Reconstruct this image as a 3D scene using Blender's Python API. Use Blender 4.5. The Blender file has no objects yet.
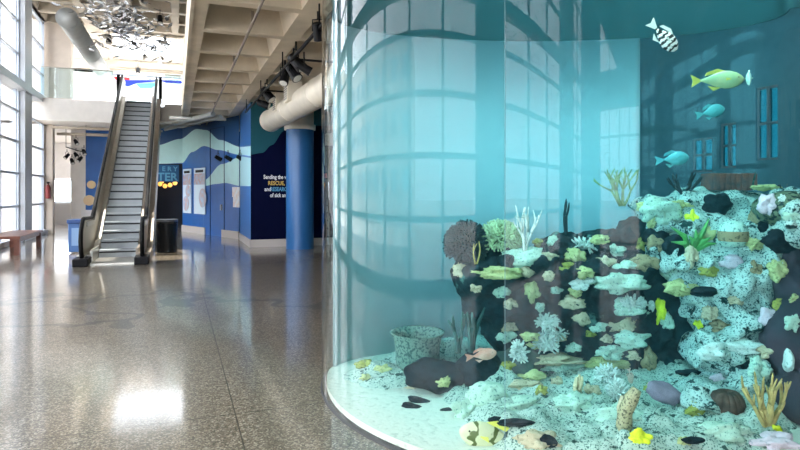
import bpy, bmesh, math, random
from mathutils import Vector, Matrix, noise
from mathutils.bvhtree import BVHTree
R = math.radians
PI = math.pi
scn = bpy.context.scene
COL = scn.collection
random.seed(7)

# ------------------------------------------------------------------ camera
TH = R(20.8); F = 590.0; CAMH = 1.6
ST, CT = math.sin(TH), math.cos(TH)
def P(px, py, d):
    """photo pixel + depth along the view axis -> world point"""
    l = (px-400)/F*d
    return Vector((l*CT+d*ST, -l*ST+d*CT, CAMH+(192-py)/F*d))
def LD(l, d, z=0.0):
    return Vector((l*CT+d*ST, -l*ST+d*CT, z))
cam = bpy.data.cameras.new('camera'); camo = bpy.data.objects.new('camera', cam); COL.objects.link(camo)
camo.location = (0, 0, CAMH); camo.rotation_euler = (R(90), 0, -TH)
cam.sensor_width = 36; cam.lens = F/800*36; cam.shift_y = -(225-192)/800
cam.clip_end = 400; cam.clip_start = 0.05
scn.camera = camo

# ------------------------------------------------------------------ materials
MC = {}
def nt(name):
    m = bpy.data.materials.new(name); m.use_nodes = True
    n = m.node_tree.nodes; n.clear()
    return m, n, m.node_tree.links
def mat(name, col, rough=.6, metal=0., var=.0, scale=4., col2=None, bump=0., bscale=30., emit=0., spec=.5, coat=0.):
    if name in MC: return MC[name]
    m, n, L = nt(name)
    out = n.new('ShaderNodeOutputMaterial'); b = n.new('ShaderNodeBsdfPrincipled')
    L.new(b.outputs[0], out.inputs[0])
    b.inputs['Roughness'].default_value = rough; b.inputs['Metallic'].default_value = metal
    b.inputs['Specular IOR Level'].default_value = spec
    b.inputs['Coat Weight'].default_value = coat
    c4 = (*col, 1)
    b.inputs['Base Color'].default_value = c4
    if var > 0 or col2:
        tc = n.new('ShaderNodeTexCoord'); nz = n.new('ShaderNodeTexNoise')
        nz.inputs['Scale'].default_value = scale; nz.inputs['Detail'].default_value = 5
        L.new(tc.outputs['Object'], nz.inputs['Vector'])
        cr = n.new('ShaderNodeValToRGB')
        cr.color_ramp.elements[0].position = .35; cr.color_ramp.elements[1].position = .65
        if col2: a, c = (*col, 1), (*col2, 1)
        else:
            a = (*[max(0, x*(1-var)) for x in col], 1); c = (*[min(1, x*(1+var)) for x in col], 1)
        cr.color_ramp.elements[0].color = a; cr.color_ramp.elements[1].color = c
        L.new(nz.outputs[0], cr.inputs[0]); L.new(cr.outputs[0], b.inputs['Base Color'])
    if bump > 0:
        tc = n.new('ShaderNodeTexCoord'); nb = n.new('ShaderNodeTexNoise')
        nb.inputs['Scale'].default_value = bscale; nb.inputs['Detail'].default_value = 4
        L.new(tc.outputs['Object'], nb.inputs['Vector'])
        bp = n.new('ShaderNodeBump'); bp.inputs['Strength'].default_value = bump; bp.inputs['Distance'].default_value = .02
        L.new(nb.outputs[0], bp.inputs['Height']); L.new(bp.outputs[0], b.inputs['Normal'])
    if emit > 0:
        b.inputs['Emission Color'].default_value = c4; b.inputs['Emission Strength'].default_value = emit
    MC[name] = m
    return m

def glass_mat(name, base=.05, tint=(1, 1, 1), power=5.0, rough=0.0):
    """clear pane: transparent + mirror weighted by the angle of view"""
    if name in MC: return MC[name]
    m, n, L = nt(name)
    out = n.new('ShaderNodeOutputMaterial'); mix = n.new('ShaderNodeMixShader')
    tr = n.new('ShaderNodeBsdfTransparent'); gl = n.new('ShaderNodeBsdfGlossy')
    tr.inputs[0].default_value = (*tint, 1); gl.inputs['Roughness'].default_value = rough
    g = n.new('ShaderNodeNewGeometry'); dt = n.new('ShaderNodeVectorMath'); dt.operation = 'DOT_PRODUCT'
    L.new(g.outputs['Incoming'], dt.inputs[0]); L.new(g.outputs['Normal'], dt.inputs[1])
    ab = n.new('ShaderNodeMath'); ab.operation = 'ABSOLUTE'; L.new(dt.outputs['Value'], ab.inputs[0])
    om = n.new('ShaderNodeMath'); om.operation = 'SUBTRACT'; om.inputs[0].default_value = 1; L.new(ab.outputs[0], om.inputs[1])
    om.use_clamp = True
    pw = n.new('ShaderNodeMath'); pw.operation = 'POWER'; L.new(om.outputs[0], pw.inputs[0]); pw.inputs[1].default_value = power
    ma = n.new('ShaderNodeMath'); ma.operation = 'MULTIPLY_ADD'; L.new(pw.outputs[0], ma.inputs[0])
    ma.inputs[1].default_value = 1-base; ma.inputs[2].default_value = base; ma.use_clamp = True
    L.new(ma.outputs[0], mix.inputs[0]); L.new(tr.outputs[0], mix.inputs[1]); L.new(gl.outputs[0], mix.inputs[2])
    L.new(mix.outputs[0], out.inputs[0])
    MC[name] = m
    return m

def terrazzo():
    m, n, L = nt('terrazzo floor')
    out = n.new('ShaderNodeOutputMaterial'); b = n.new('ShaderNodeBsdfPrincipled'); L.new(b.outputs[0], out.inputs[0])
    tc = n.new('ShaderNodeTexCoord'); vec = tc.outputs['Object']
    vo = n.new('ShaderNodeTexVoronoi'); vo.inputs['Scale'].default_value = 95; L.new(vec, vo.inputs['Vector'])
    cr = n.new('ShaderNodeValToRGB'); el = cr.color_ramp.elements
    el[0].position = 0; el[0].color = (.07, .06, .045, 1); el[1].position = 1; el[1].color = (.50, .46, .38, 1)
    e = el.new(.4); e.color = (.16, .13, .095, 1); e = el.new(.7); e.color = (.26, .21, .155, 1)
    sp = n.new('ShaderNodeSeparateColor'); L.new(vo.outputs['Color'], sp.inputs[0]); L.new(sp.outputs[0], cr.inputs[0])
    nz = n.new('ShaderNodeTexNoise'); nz.inputs['Scale'].default_value = .6; nz.inputs['Detail'].default_value = 6; L.new(vec, nz.inputs['Vector'])
    r2 = n.new('ShaderNodeValToRGB'); r2.color_ramp.elements[0].color = (.8, .8, .8, 1); r2.color_ramp.elements[1].color = (1.15, 1.12, 1.08, 1)
    L.new(nz.outputs[0], r2.inputs[0])
    mx = n.new('ShaderNodeMixRGB'); mx.blend_type = 'MULTIPLY'; mx.inputs[0].default_value = 1
    L.new(cr.outputs[0], mx.inputs[1]); L.new(r2.outputs[0], mx.inputs[2])
    # dark wandering inlay line, a few metres in front of the escalator
    nz2 = n.new('ShaderNodeTexNoise'); nz2.inputs['Scale'].default_value = .38; nz2.inputs['Detail'].default_value = 3
    L.new(vec, nz2.inputs['Vector'])
    sx = n.new('ShaderNodeSeparateXYZ'); L.new(vec, sx.inputs[0])
    def M(op, a, c=None, d=None):
        q = n.new('ShaderNodeMath'); q.operation = op
        for k, v in enumerate((a, c, d)):
            if v is None: continue
            if isinstance(v, (int, float)): q.inputs[k].default_value = v
            else: L.new(v, q.inputs[k])
        return q.outputs[0]
    dist = M('ABSOLUTE', M('SUBTRACT', M('MULTIPLY_ADD', nz2.outputs[0], 14, -7), M('SUBTRACT', sx.outputs[1], 9.2)))
    line = M('LESS_THAN', dist, .16)
    mx2 = n.new('ShaderNodeMixRGB'); L.new(M('MULTIPLY', line, .55), mx2.inputs[0]); L.new(mx.outputs[0], mx2.inputs[1]); mx2.inputs[2].default_value = (.02, .022, .028, 1)
    # joints every 3 m
    def joint(o, off):
        f = M('FRACT', M('DIVIDE', M('ADD', o, off), 3.0))
        return M('LESS_THAN', M('ABSOLUTE', M('SUBTRACT', f, .5)), .0017)
    j = M('MAXIMUM', joint(sx.outputs[0], 1.1), joint(sx.outputs[1], -2.9))
    mx3 = n.new('ShaderNodeMixRGB'); L.new(M('MULTIPLY', j, .8), mx3.inputs[0]); L.new(mx2.outputs[0], mx3.inputs[1]); mx3.inputs[2].default_value = (.012, .01, .01, 1)
    L.new(mx3.outputs[0], b.inputs['Base Color'])
    b.inputs['Roughness'].default_value = .3
    b.inputs['Coat Weight'].default_value = 1.0; b.inputs['Coat Roughness'].default_value = .095; b.inputs['Coat IOR'].default_value = 1.6
    bp = n.new('ShaderNodeBump'); nb = n.new('ShaderNodeTexNoise'); nb.inputs['Scale'].default_value = 2.2; L.new(vec, nb.inputs['Vector'])
    bp.inputs['Strength'].default_value = .012; bp.inputs['Distance'].default_value = .05
    L.new(nb.outputs[0], bp.inputs['Height']); L.new(bp.outputs[0], b.inputs['Coat Normal'])
    return m

def rock_mat(name, base, pit, patch=None, pit_amt=.5, scale=1.0, pthr=.6):
    """reef rock: base colour, small dark pits, larger patches: encrusting growth, painted crevice shade"""
    if name in MC: return MC[name]
    m, n, L = nt(name)
    out = n.new('ShaderNodeOutputMaterial'); b = n.new('ShaderNodeBsdfPrincipled'); L.new(b.outputs[0], out.inputs[0])
    g = n.new('ShaderNodeTexCoord'); vec = g.outputs['Object']
    nz = n.new('ShaderNodeTexNoise'); nz.inputs['Scale'].default_value = 42*scale; nz.inputs['Detail'].default_value = 3; L.new(vec, nz.inputs['Vector'])
    cr = n.new('ShaderNodeValToRGB'); cr.color_ramp.interpolation = 'EASE'
    e = cr.color_ramp.elements; e[0].position = pit_amt-.1; e[0].color = (*pit, 1); e[1].position = pit_amt+.02; e[1].color = (*base, 1)
    L.new(nz.outputs[0], cr.inputs[0])
    col = cr.outputs[0]
    if patch:
        n2 = n.new('ShaderNodeTexNoise'); n2.inputs['Scale'].default_value = 6*scale; n2.inputs['Detail'].default_value = 6; n2.inputs['Roughness'].default_value = .65
        L.new(vec, n2.inputs['Vector'])
        r2 = n.new('ShaderNodeValToRGB'); r2.color_ramp.elements[0].position = pthr; r2.color_ramp.elements[1].position = pthr+.04
        L.new(n2.outputs[0], r2.inputs[0])
        mx = n.new('ShaderNodeMixRGB'); L.new(r2.outputs[0], mx.inputs[0]); L.new(col, mx.inputs[1]); mx.inputs[2].default_value = (*patch, 1)
        col = mx.outputs[0]
    L.new(col, b.inputs['Base Color']); b.inputs['Roughness'].default_value = .9; b.inputs['Specular IOR Level'].default_value = .15
    bp = n.new('ShaderNodeBump'); bp.inputs['Strength'].default_value = .5; bp.inputs['Distance'].default_value = .015
    L.new(nz.outputs[0], bp.inputs['Height']); L.new(bp.outputs[0], b.inputs['Normal'])
    MC[name] = m
    return m

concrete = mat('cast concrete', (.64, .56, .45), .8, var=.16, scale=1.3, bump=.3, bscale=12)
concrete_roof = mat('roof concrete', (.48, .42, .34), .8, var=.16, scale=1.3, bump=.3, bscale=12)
white_paint = mat('white painted wall', (.86, .82, .78), .7, var=.03)
beige_wall = mat('beige wall', (.58, .50, .43), .75, var=.04)
frame_metal = mat('pale window metal', (.42, .47, .55), .35, .3)
frame_dark = mat('grey window bars', (.20, .26, .30), .5, .1)
blue_paint = mat('bright blue paint', (.014, .12, .42), .4, var=.05)
navy_paint = mat('navy blue paint', (.002, .004, .026), .9, spec=.08)
mural_navy = mat('mural dark blue', (.01, .06, .18), .5)
aqua_paint = mat('pale aqua paint', (.48, .76, .76), .5, var=.03)
teal_paint = mat('mural dark teal paint', (.02, .10, .13), .8, spec=.1)
black = mat('black plastic', (.006, .006, .008), .5, spec=.2)
rubber = mat('black rubber', (.006, .006, .006), .6, spec=.2)
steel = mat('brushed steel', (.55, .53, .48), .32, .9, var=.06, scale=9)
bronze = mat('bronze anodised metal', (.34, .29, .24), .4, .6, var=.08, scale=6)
step_metal = mat('escalator tread aluminium', (.40, .44, .47), .45, .5, var=.06)
duct_metal = mat('galvanised duct', (.82, .76, .65), .5, .15, var=.06, scale=3)
silver = mat('polished flake metal', (.75, .76, .78), .25, .9)
darkflake = mat('dark flake metal', (.12, .12, .12), .35, .7)
wood = mat('red brown stained wood', (.16, .055, .035), .35, var=.25, scale=7)
pane = glass_mat('window glass', .05)
rail_glass = glass_mat('railing glass', .10, (.86, .95, .95))
acrylic = glass_mat('clear acrylic', .019, (.985, 1, .995), power=4.0)
letter_white = mat('white lettering', (.85, .85, .85), .6)

# ------------------------------------------------------------------ mesh helpers
def smooth(me, on=True):
    for p in me.polygons: p.use_smooth = on
class MB:
    def __init__(s): s.v = []; s.f = []; s.m = []; s.mi = 0
    def quad(s, *pts):
        i = len(s.v); s.v += [tuple(p) for p in pts]; s.f.append(tuple(range(i, i+len(pts)))); s.m.append(s.mi)
    def box(s, x0, x1, y0, y1, z0, z1):
        i = len(s.v)
        s.v += [(x, y, z) for z in (z0, z1) for y in (y0, y1) for x in (x0, x1)]
        for f in ((0, 2, 3, 1), (4, 5, 7, 6), (0, 1, 5, 4), (2, 6, 7, 3), (0, 4, 6, 2), (1, 3, 7, 5)):
            s.f.append(tuple(i+k for k in f)); s.m.append(s.mi)
    def obox(s, c, ax, ay, az, hx, hy, hz):
        i = len(s.v); c = Vector(c)
        for sz in (-1, 1):
            for sy in (-1, 1):
                for sx in (-1, 1): s.v.append(tuple(c+ax*hx*sx+ay*hy*sy+az*hz*sz))
        for f in ((0, 2, 3, 1), (4, 5, 7, 6), (0, 1, 5, 4), (2, 6, 7, 3), (0, 4, 6, 2), (1, 3, 7, 5)):
            s.f.append(tuple(i+k for k in f)); s.m.append(s.mi)
    def tube(s, pts, rad, n=8, cap=True):
        pts = [Vector(p) for p in pts]
        if not hasattr(rad, '__len__'): rad = [rad]*len(pts)
        base = len(s.v)
        t = (pts[1]-pts[0]).normalized()
        up = Vector((0, 0, 1)) if abs(t.z) < .9 else Vector((1, 0, 0))
        u = t.cross(up).normalized()
        for k, p in enumerate(pts):
            if 0 < k < len(pts)-1: t = (pts[k+1]-pts[k-1]).normalized()
            elif k: t = (pts[k]-pts[k-1]).normalized()
            u = (u-t*u.dot(t)).normalized(); w = t.cross(u)
            for a in range(n):
                an = 2*PI*a/n; s.v.append(tuple(p+(u*math.cos(an)+w*math.sin(an))*rad[k]))
        for k in range(len(pts)-1):
            for a in range(n):
                b = (a+1) % n
                s.f.append((base+k*n+a, base+k*n+b, base+(k+1)*n+b, base+(k+1)*n+a)); s.m.append(s.mi)
        if cap:
            s.f.append(tuple(base+a for a in range(n))[::-1]); s.m.append(s.mi)
            s.f.append(tuple(base+(len(pts)-1)*n+a for a in range(n))); s.m.append(s.mi)
    def lathe(s, prof, c=(0, 0, 0), n=32, close=False):
        base = len(s.v)
        for (r, z) in prof:
            for a in range(n):
                an = 2*PI*a/n; s.v.append((c[0]+r*math.cos(an), c[1]+r*math.sin(an), c[2]+z))
        k0 = len(prof)
        for k in range(k0 if close else k0-1):
            for a in range(n):
                b = (a+1) % n; q = (k+1) % k0
                s.f.append((base+k*n+a, base+k*n+b, base+q*n+b, base+q*n+a)); s.m.append(s.mi)
    def extrude(s, poly, off):
        """poly: 3D points, off: extrusion vector"""
        i = len(s.v); n = len(poly); off = Vector(off)
        s.v += [tuple(p) for p in poly] + [tuple(Vector(p)+off) for p in poly]
        s.f.append(tuple(range(i, i+n))[::-1]); s.m.append(s.mi)
        s.f.append(tuple(range(i+n, i+2*n))); s.m.append(s.mi)
        for k in range(n):
            q = (k+1) % n; s.f.append((i+k, i+q, i+n+q, i+n+k)); s.m.append(s.mi)
    def build(s, name, mats, parent=None, sm=False, bevel=0, origin=None):
        me = bpy.data.meshes.new(name)
        org = Vector(origin) if origin is not None else Vector((0, 0, 0))
        me.from_pydata([tuple(Vector(v)-org) for v in s.v], [], s.f)
        if not isinstance(mats, (list, tuple)): mats = [mats]
        for m in mats: me.materials.append(m)
        me.polygons.foreach_set('material_index', s.m)
        bm = bmesh.new(); bm.from_mesh(me); bmesh.ops.recalc_face_normals(bm, faces=bm.faces); bm.to_mesh(me); bm.free()
        smooth(me, sm); me.update()
        o = bpy.data.objects.new(name, me); COL.objects.link(o); o.location = org
        if bevel:
            b = o.modifiers.new('bevel', 'BEVEL'); b.width = bevel; b.segments = 2; b.limit_method = 'ANGLE'
        if parent is not None:
            o.parent = parent; o.location = org-Vector(parent.location) if parent.type == 'EMPTY' and parent.parent is None else org-world_loc(parent)
        return o
def world_loc(o):
    v = Vector((0, 0, 0))
    while o is not None: v += Vector(o.location); o = o.parent
    return v
def tag(o, label=None, cat=None, group=None, kind=None):
    if label: o['label'] = label
    if cat: o['category'] = cat
    if group: o['group'] = group
    if kind: o['kind'] = kind
    return o
def struct(o, label=None):
    o['kind'] = 'structure'
    if label: o['label'] = label
    return o
def empty(name, loc, label, cat, group=None):
    o = bpy.data.objects.new(name, None); COL.objects.link(o); o.location = loc; o.empty_display_size = .1
    return tag(o, label, cat, group)

# ================================================================== SETTING
ROOF = 8.2; MEZ = 5.0; SOF = 4.2
XL, XR, YB, YF = -4.9, 15.0, -12.0, 34.0
b = MB(); b.box(-12, 18, YB-.2, 36, -.3, 0); struct(b.build('floor', terrazzo()), 'polished terrazzo floor')

# --- waffle slab (coffered ceiling) over the right part of the hall
def coffers(b, xs, y0, y1, z, depth, pitch, rib, inset, ztop):
    """xs: list of (x0,x1) pan columns; flat underside between them"""
    edges = [xs[0][0]-.2] + [v for q in xs for v in q] + [xs[-1][1]+.2]
    ny = int((y1-y0)/pitch)
    for k in range(0, len(edges)-1, 2):
        b.quad((edges[k], y0, z), (edges[k+1], y0, z), (edges[k+1], y1, z), (edges[k], y1, z))
    for (xa, xb) in xs:
        for j in range(ny):
            ya = y0+j*pitch; yb = ya+pitch
            b.quad((xa, ya, z), (xb, ya, z), (xb, ya+rib, z), (xa, ya+rib, z))
            p = [(xa, ya+rib, z), (xb, ya+rib, z), (xb, yb, z), (xa, yb, z)]
            q = [(xa+inset, ya+rib+inset*.6, z+depth), (xb-inset, ya+rib+inset*.6, z+depth), (xb-inset, yb-inset*.6, z+depth), (xa+inset, yb-inset*.6, z+depth)]
            for e in range(4): b.quad(p[e], p[(e+1) % 4], q[(e+1) % 4], q[e])
            b.quad(*q)
        if y0+ny*pitch < y1: b.quad((xa, y0+ny*pitch, z), (xb, y0+ny*pitch, z), (xb, y1, z), (xa, y1, z))
b = MB(); coffers(b, [(.42, 1.68), (1.97, 3.27), (3.55, 4.75)], -11.8, 25.4, SOF, .66, 1.55, .2, .14, MEZ)
b.box(.2, 4.95, -11.8, 25.4, MEZ-.1, MEZ)
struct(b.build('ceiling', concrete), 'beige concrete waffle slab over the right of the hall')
b = MB(); b.box(.19, .24, -11.8, 25.3, SOF-.02, MEZ+.12); b.box(4.9, 4.97, -11.8, 25.3, SOF-.02, MEZ+.12)
struct(b.build('trim_1', concrete), 'pale concrete edge beam of the waffle slab')
# --- roof with ribs
b = MB()
xs = [(-4.7, -3.35), (-3.1, -1.75), (-1.5, -.15), (.1, 1.45), (1.7, 3.05), (3.3, 4.65), (4.9, 6.25), (6.5, 7.85), (8.1, 9.45), (9.7, 11.05), (11.3, 12.65), (12.9, 14.6)]
coffers(b, xs, YB, 26.8, ROOF, .5, 1.47, .22, .1, ROOF)
# beyond: frame round the skylight
b.box(XL, -2.6, 26.8, YF, ROOF, ROOF+.3); b.box(.3, XR, 26.8, YF, ROOF, ROOF+.3); b.box(-2.6, .3, 32.2, YF, ROOF, ROOF+.3)
b.box(-2.6, .3, 26.6, 26.85, ROOF-.1, ROOF+.3)
b.box(14.6, 16.6, YB, YF, ROOF, ROOF+.6); b.box(XL-.2, XL+.2, YB, YF, ROOF, ROOF+.6); b.box(1.2, XR, 26.6, YF+.2, ROOF+.05, ROOF+.6)
b2 = MB()
for y in (32.3, 32.9, 33.4): b2.box(-4.9, 2.5, y, y+.12, ROOF-.35, ROOF-.1)
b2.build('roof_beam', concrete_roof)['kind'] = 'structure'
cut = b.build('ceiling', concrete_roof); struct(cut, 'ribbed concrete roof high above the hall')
# cells removed over the escalator foot: an added, unseen opening for the sun
bm = bmesh.new(); bm.from_mesh(cut.data)
kill = [f for f in bm.faces if -2.95 < f.calc_center_median().x < -.3 and 15.0 < f.calc_center_median().y < 17.5 and f.calc_center_median().z > ROOF+.45]
bmesh.ops.delete(bm, geom=kill, context='FACES'); bm.to_mesh(cut.data); bm.free()
b = MB(); b.box(-2.6, .3, 26.9, 32.2, ROOF+.3, ROOF+.32); w = struct(b.build('window_20', pane), 'bright rectangular roof light above the upper floor')
b = MB()
for k in range(1, 5): b.box(-2.6, .3, 26.9+k*1.06-.02, 26.9+k*1.06+.02, ROOF+.26, ROOF+.3)
b.build('window_bar', frame_metal, w)

# --- left glazed wall: posts + bays
zs = [.12, 1.15, 2.2, 3.22, 4.2, 5.0, 6.05, 7.1, 8.05]
posts = [(23.15, 22.15), (19.25, 18.25), (15.35, 14.35), (11.45, 10.45), (.3, -1.5), (-7.6, -9.6)]
def window_bank(n, p0, p1, zlist, vfr, thick=(.05,), z0=0, z1=ROOF, label=None, fm=frame_metal, barw=.035):
    """p0,p1: plan ends; vfr: fractions of vertical bars"""
    p0 = Vector((p0[0], p0[1], 0)); p1 = Vector((p1[0], p1[1], 0)); ax = (p1-p0).normalized(); ay = Vector((-ax.y, ax.x, 0)); az = Vector((0, 0, 1)); Ln = (p1-p0).length
    b = MB()
    for f in [0]+list(vfr)+[1]:
        c = p0+ax*Ln*f; b.obox((c.x, c.y, (z0+z1)/2), ax, ay, az, barw*1.3, .05, (z1-z0)/2)
    for z in zlist:
        hw = .11 if z in thick else barw
        c = (p0+p1)/2; b.obox((c.x, c.y, z), ax, ay, az, Ln/2, .055, hw)
    o = struct(b.build('window_%d' % n, fm), label)
    g = MB(); c = (p0+p1)/2; g.obox((c.x, c.y, (z0+z1)/2), ax, ay, az, Ln/2, .006, (z1-z0)/2)
    g.build('pane', pane, o)
    return o
wn = 1
bays = [(26.0, 23.15, (.12, .72)), (22.15, 19.25, (.12, .72)), (18.25, 15.35, (.12, .72)), (14.35, 11.45, (.12, .72)), (10.45, .3, (.24, .42, .60, .80)), (-1.5, -7.6, (.35, .68)), (-9.6, YB+.05, (.5,))]
for (y1, y0, fr) in bays:
    window_bank(wn, (XL+.12, y1), (XL+.12, y0), zs, fr, thick=(5.0,), z0=.05, z1=ROOF-.05, label='tall gridded window bay of the left wall', barw=.035 if y1 > 11 else .05); wn += 1
b = MB()
for (ya, yb) in posts: b.box(XL, XL+.34, yb, ya, 0, ROOF)
b.box(XL, XL+.3, YB, 26.1, 0, .16)
b.box(XL-.02, XL+.42, YB, 26.1, 4.86, 5.1)
b.mi = 0
struct(b.build('wall_left', mat('pale column paint', (.50, .53, .58), .5)), 'pale posts and sill of the left window wall')
# pier at the far end of the glazing
b = MB(); b.box(XL-.1, -4.45, 26.05, 26.5, 0, SOF); b.box(XL-.1, -3.86, 26.3, 27.0, MEZ, ROOF)
struct(b.build('wall_pier', beige_wall), 'beige pier at the end of the left glazing')

# --- mezzanine slab with a slot for the escalator
b = MB()
b.box(XL, -2.15, 24.5, YF, SOF, MEZ); b.box(-.42, .2, 24.5, YF, SOF, MEZ); b.box(-2.15, -.42, 25.5, YF, SOF, MEZ); b.box(.2, XR, 25.4, YF, SOF, MEZ)
struct(b.build('floor_upper', white_paint), 'white edged upper floor slab')
# upper back wall with a window bank and painted band
b = MB(); b.box(XL-3, -3.2, YF, YF+.2, MEZ, ROOF); b.box(XL-3, XR, YF, YF+.2, 7.75, ROOF); b.box(2.6, XR, YF, YF+.2, MEZ, ROOF)
b.box(-3.9, -3.2, 33.2, YF, MEZ, ROOF)
struct(b.build('wall_back', white_paint), 'white back wall')
window_bank(30, (-3.2, YF+.05), (2.6, YF+.05), [5.05, 6.15, 6.75, 7.72], (.33, .66), thick=(), z0=MEZ, z1=7.75, label='upper floor window bank at the far end')
window_bank(31, (-5.6, 27.6), (XL, 27.6), [5.1, 6.4, 7.6], (.5,), thick=(), z0=MEZ, z1=ROOF)
# --- lower rooms under the mezzanine
b = MB(); b.box(-4.1, -3.55, 27.9, 28.1, 0, SOF); struct(b.build('wall_inner', white_paint), 'pale wall section left of the escalator')
b = MB(); b.box(-3.55, -1.0, 27.9, 28.1, 0, SOF); struct(b.build('wall_blue', blue_paint), 'blue wall behind the escalator')
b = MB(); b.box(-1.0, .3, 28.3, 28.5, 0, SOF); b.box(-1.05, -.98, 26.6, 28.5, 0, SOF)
struct(b.build('wall_entry', mat('dark interior', (.01, .01, .012), .7)), 'dark interior behind the entrance')  # near-black walls: the unlit room's darkness is put into the colour
b = MB(); b.box(-8, -2.7, 35.4, 35.6, 0, 1.0); b.box(-8, -2.7, 35.4, 35.6, 2.3, SOF); b.box(-8.2, -8, 26, 35.6, 0, SOF); b.box(-8.2, XL, 26, 26.1, 0, ROOF); b.box(-8.2, XL, 26, 35.6, SOF, SOF+.1)
struct(b.build('wall_far', white_paint), 'white wall of the side passage')
window_bank(32, (-8, 35.5), (-2.7, 35.5), [1.05, 2.25], (.3, .6), thick=(), z0=1.0, z1=2.3)

# --- mural wall (diagonal), with painted wave bands
M0 = Vector((.25, 25.6, 0)); M1 = Vector((2.0, 20.6, 0)); M2 = Vector((2.0, 17.45, 0))
def hit_seg(px, A, B):
    l = (px-400)/F; dr = Vector((l*CT+ST, -l*ST+CT, 0))
    e = B-A; det = dr.x*(-e.y)+e.x*dr.y
    t = (A.x*(-e.y)+e.x*A.y)/det
    return dr*t, t       # plan point, depth
def px_of(p):
    d = p.x*ST+p.y*CT; l = p.x*CT-p.y*ST; return 400+F*l/d, d
def interp(tab, x):
    if x <= tab[0][0]: return tab[0][1]
    for (a, ya), (c, yc) in zip(tab, tab[1:]):
        if x <= c:
            t = (x-a)/(c-a); t = t*t*(3-2*t); return ya+(yc-ya)*t
    return tab[-1][1]
# band edges in photo pixels (x, y) turned into heights on the wall
c1 = [(158, 145), (180, 139), (197, 129), (206, 130), (220, 140), (241, 147), (252, 146)]     # top of upper pale band
c2 = [(158, 164), (182, 163), (192, 152), (204, 146), (218, 150), (241, 155), (252, 156)]     # bottom of upper pale band
c3 = [(158, 400), (202, 400), (204, 180), (222, 164), (241, 156.5), (252, 158)]                   # top of lower pale band
c4 = [(158, 400), (202, 401), (204, 186), (216, 184), (225, 183), (241, 186), (252, 186)]         # bottom of lower pale band
def mural(b, A, B, zt, n=44):
    for k in range(n):
        pa = A.lerp(B, k/n); pb = A.lerp(B, (k+1)/n)
        def zz(p, tab):
            px, d = px_of(p); return max(0, min(zt, CAMH+(192-interp(tab, px))*d/F))
        za = [zt]+[zz(pa, t) for t in (c1, c2, c3, c4)]+[0]; zb = [zt]+[zz(pb, t) for t in (c1, c2, c3, c4)]+[0]
        for q, mi in enumerate((1, 2, 0, 2, 0)):
            if za[q]-za[q+1] < 1e-4 and zb[q]-zb[q+1] < 1e-4: continue
            b.mi = mi; b.quad((pa.x, pa.y, za[q]), (pa.x, pa.y, za[q+1]), (pb.x, pb.y, zb[q+1]), (pb.x, pb.y, zb[q]))
    b.mi = 0
b = MB()
mural(b, M0, M1, SOF)
b.box(.3, 4, 26.2, 26.3, 0, SOF)
struct(b.build('wall_mural', [blue_paint, mural_navy, aqua_paint]), 'blue wall painted with pale aqua waves')
# header over the entrance
H0 = Vector((-1.3, 26.15, 0))
b = MB()
n = 20
for k in range(n):
    pa = H0.lerp(M0, k/n); pb = H0.lerp(M0, (k+1)/n)
    def zz(p, tab):
        px, d = px_of(p); return max(2.75, min(SOF, CAMH+(192-interp(tab, px))*d/F))
    za = [SOF, zz(pa, c1), zz(pa, c2), 2.75]; zb = [SOF, zz(pb, c1), zz(pb, c2), 2.75]
    for q, mi in enumerate((1, 2, 0)):
        b.mi = mi; b.quad((pa.x, pa.y, za[q]), (pa.x, pa.y, za[q+1]), (pb.x, pb.y, zb[q+1]), (pb.x, pb.y, zb[q]))
struct(b.build('wall_header', [blue_paint, mural_navy, aqua_paint]), 'painted wall above the entrance')
# end block: light on the hall face is put into its lighter blue, navy front
b = MB()
XB = 2.02
def zl(p, y): 
    px, d = px_of(p); return CAMH+(192-y)*d/F
A, B = Vector((XB, 20.6, 0)), Vector((XB, 17.45, 0))
mural(b, A, B, SOF, 20)
b.mi = 1
b.box(2.02, 4.0, 20.5, 20.6, 0, SOF)
# navy front with dark teal wave at its top
N = 60; X0, X1 = 2.02, 9.0
tw = [(248, 155), (262, 153), (272, 145), (284, 131), (300, 126), (420, 124)]
for k in range(N):
    pa = Vector((X0+(5.0-X0)*k/N, 17.45, 0)); pb = Vector((X0+(5.0-X0)*(k+1)/N, 17.45, 0))
    ya = min(SOF, zl(pa, interp(tw, px_of(pa)[0]))); yb = min(SOF, zl(pb, interp(tw, px_of(pb)[0])))
    b.mi = 4; b.quad((pa.x, 17.45, SOF), (pa.x, 17.45, ya), (pb.x, 17.45, yb), (pb.x, 17.45, SOF))
    b.mi = 3; b.quad((pa.x, 17.45, ya), (pa.x, 17.45, 0), (pb.x, 17.45, 0), (pb.x, 17.45, yb))
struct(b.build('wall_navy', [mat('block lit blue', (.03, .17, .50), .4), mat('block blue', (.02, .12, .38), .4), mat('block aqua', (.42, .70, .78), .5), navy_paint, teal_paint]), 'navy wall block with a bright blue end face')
# baseboards
b = MB()
dr = (M1-M0).normalized(); nn = Vector((dr.y, -dr.x, 0)) 
if nn.x > 0: nn = -nn
for (a, c) in ((0.0, .45), (.74, 1.0)):
    p = M0.lerp(M1, (a+c)/2)+nn*.01; Ln = (M1-M0).length*(c-a)
    b.obox((p.x, p.y, .13), dr, nn, Vector((0, 0, 1)), Ln/2, .025, .13)
b.box(1.985, 2.02, 17.4, 20.6, 0, .22); b.box(2.0, 5.0, 17.41, 17.45, 0, .22)
struct(b.build('baseboard_right', mat('white baseboard', (.6, .54, .50), .5)), 'white baseboard along the blue walls')
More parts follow.
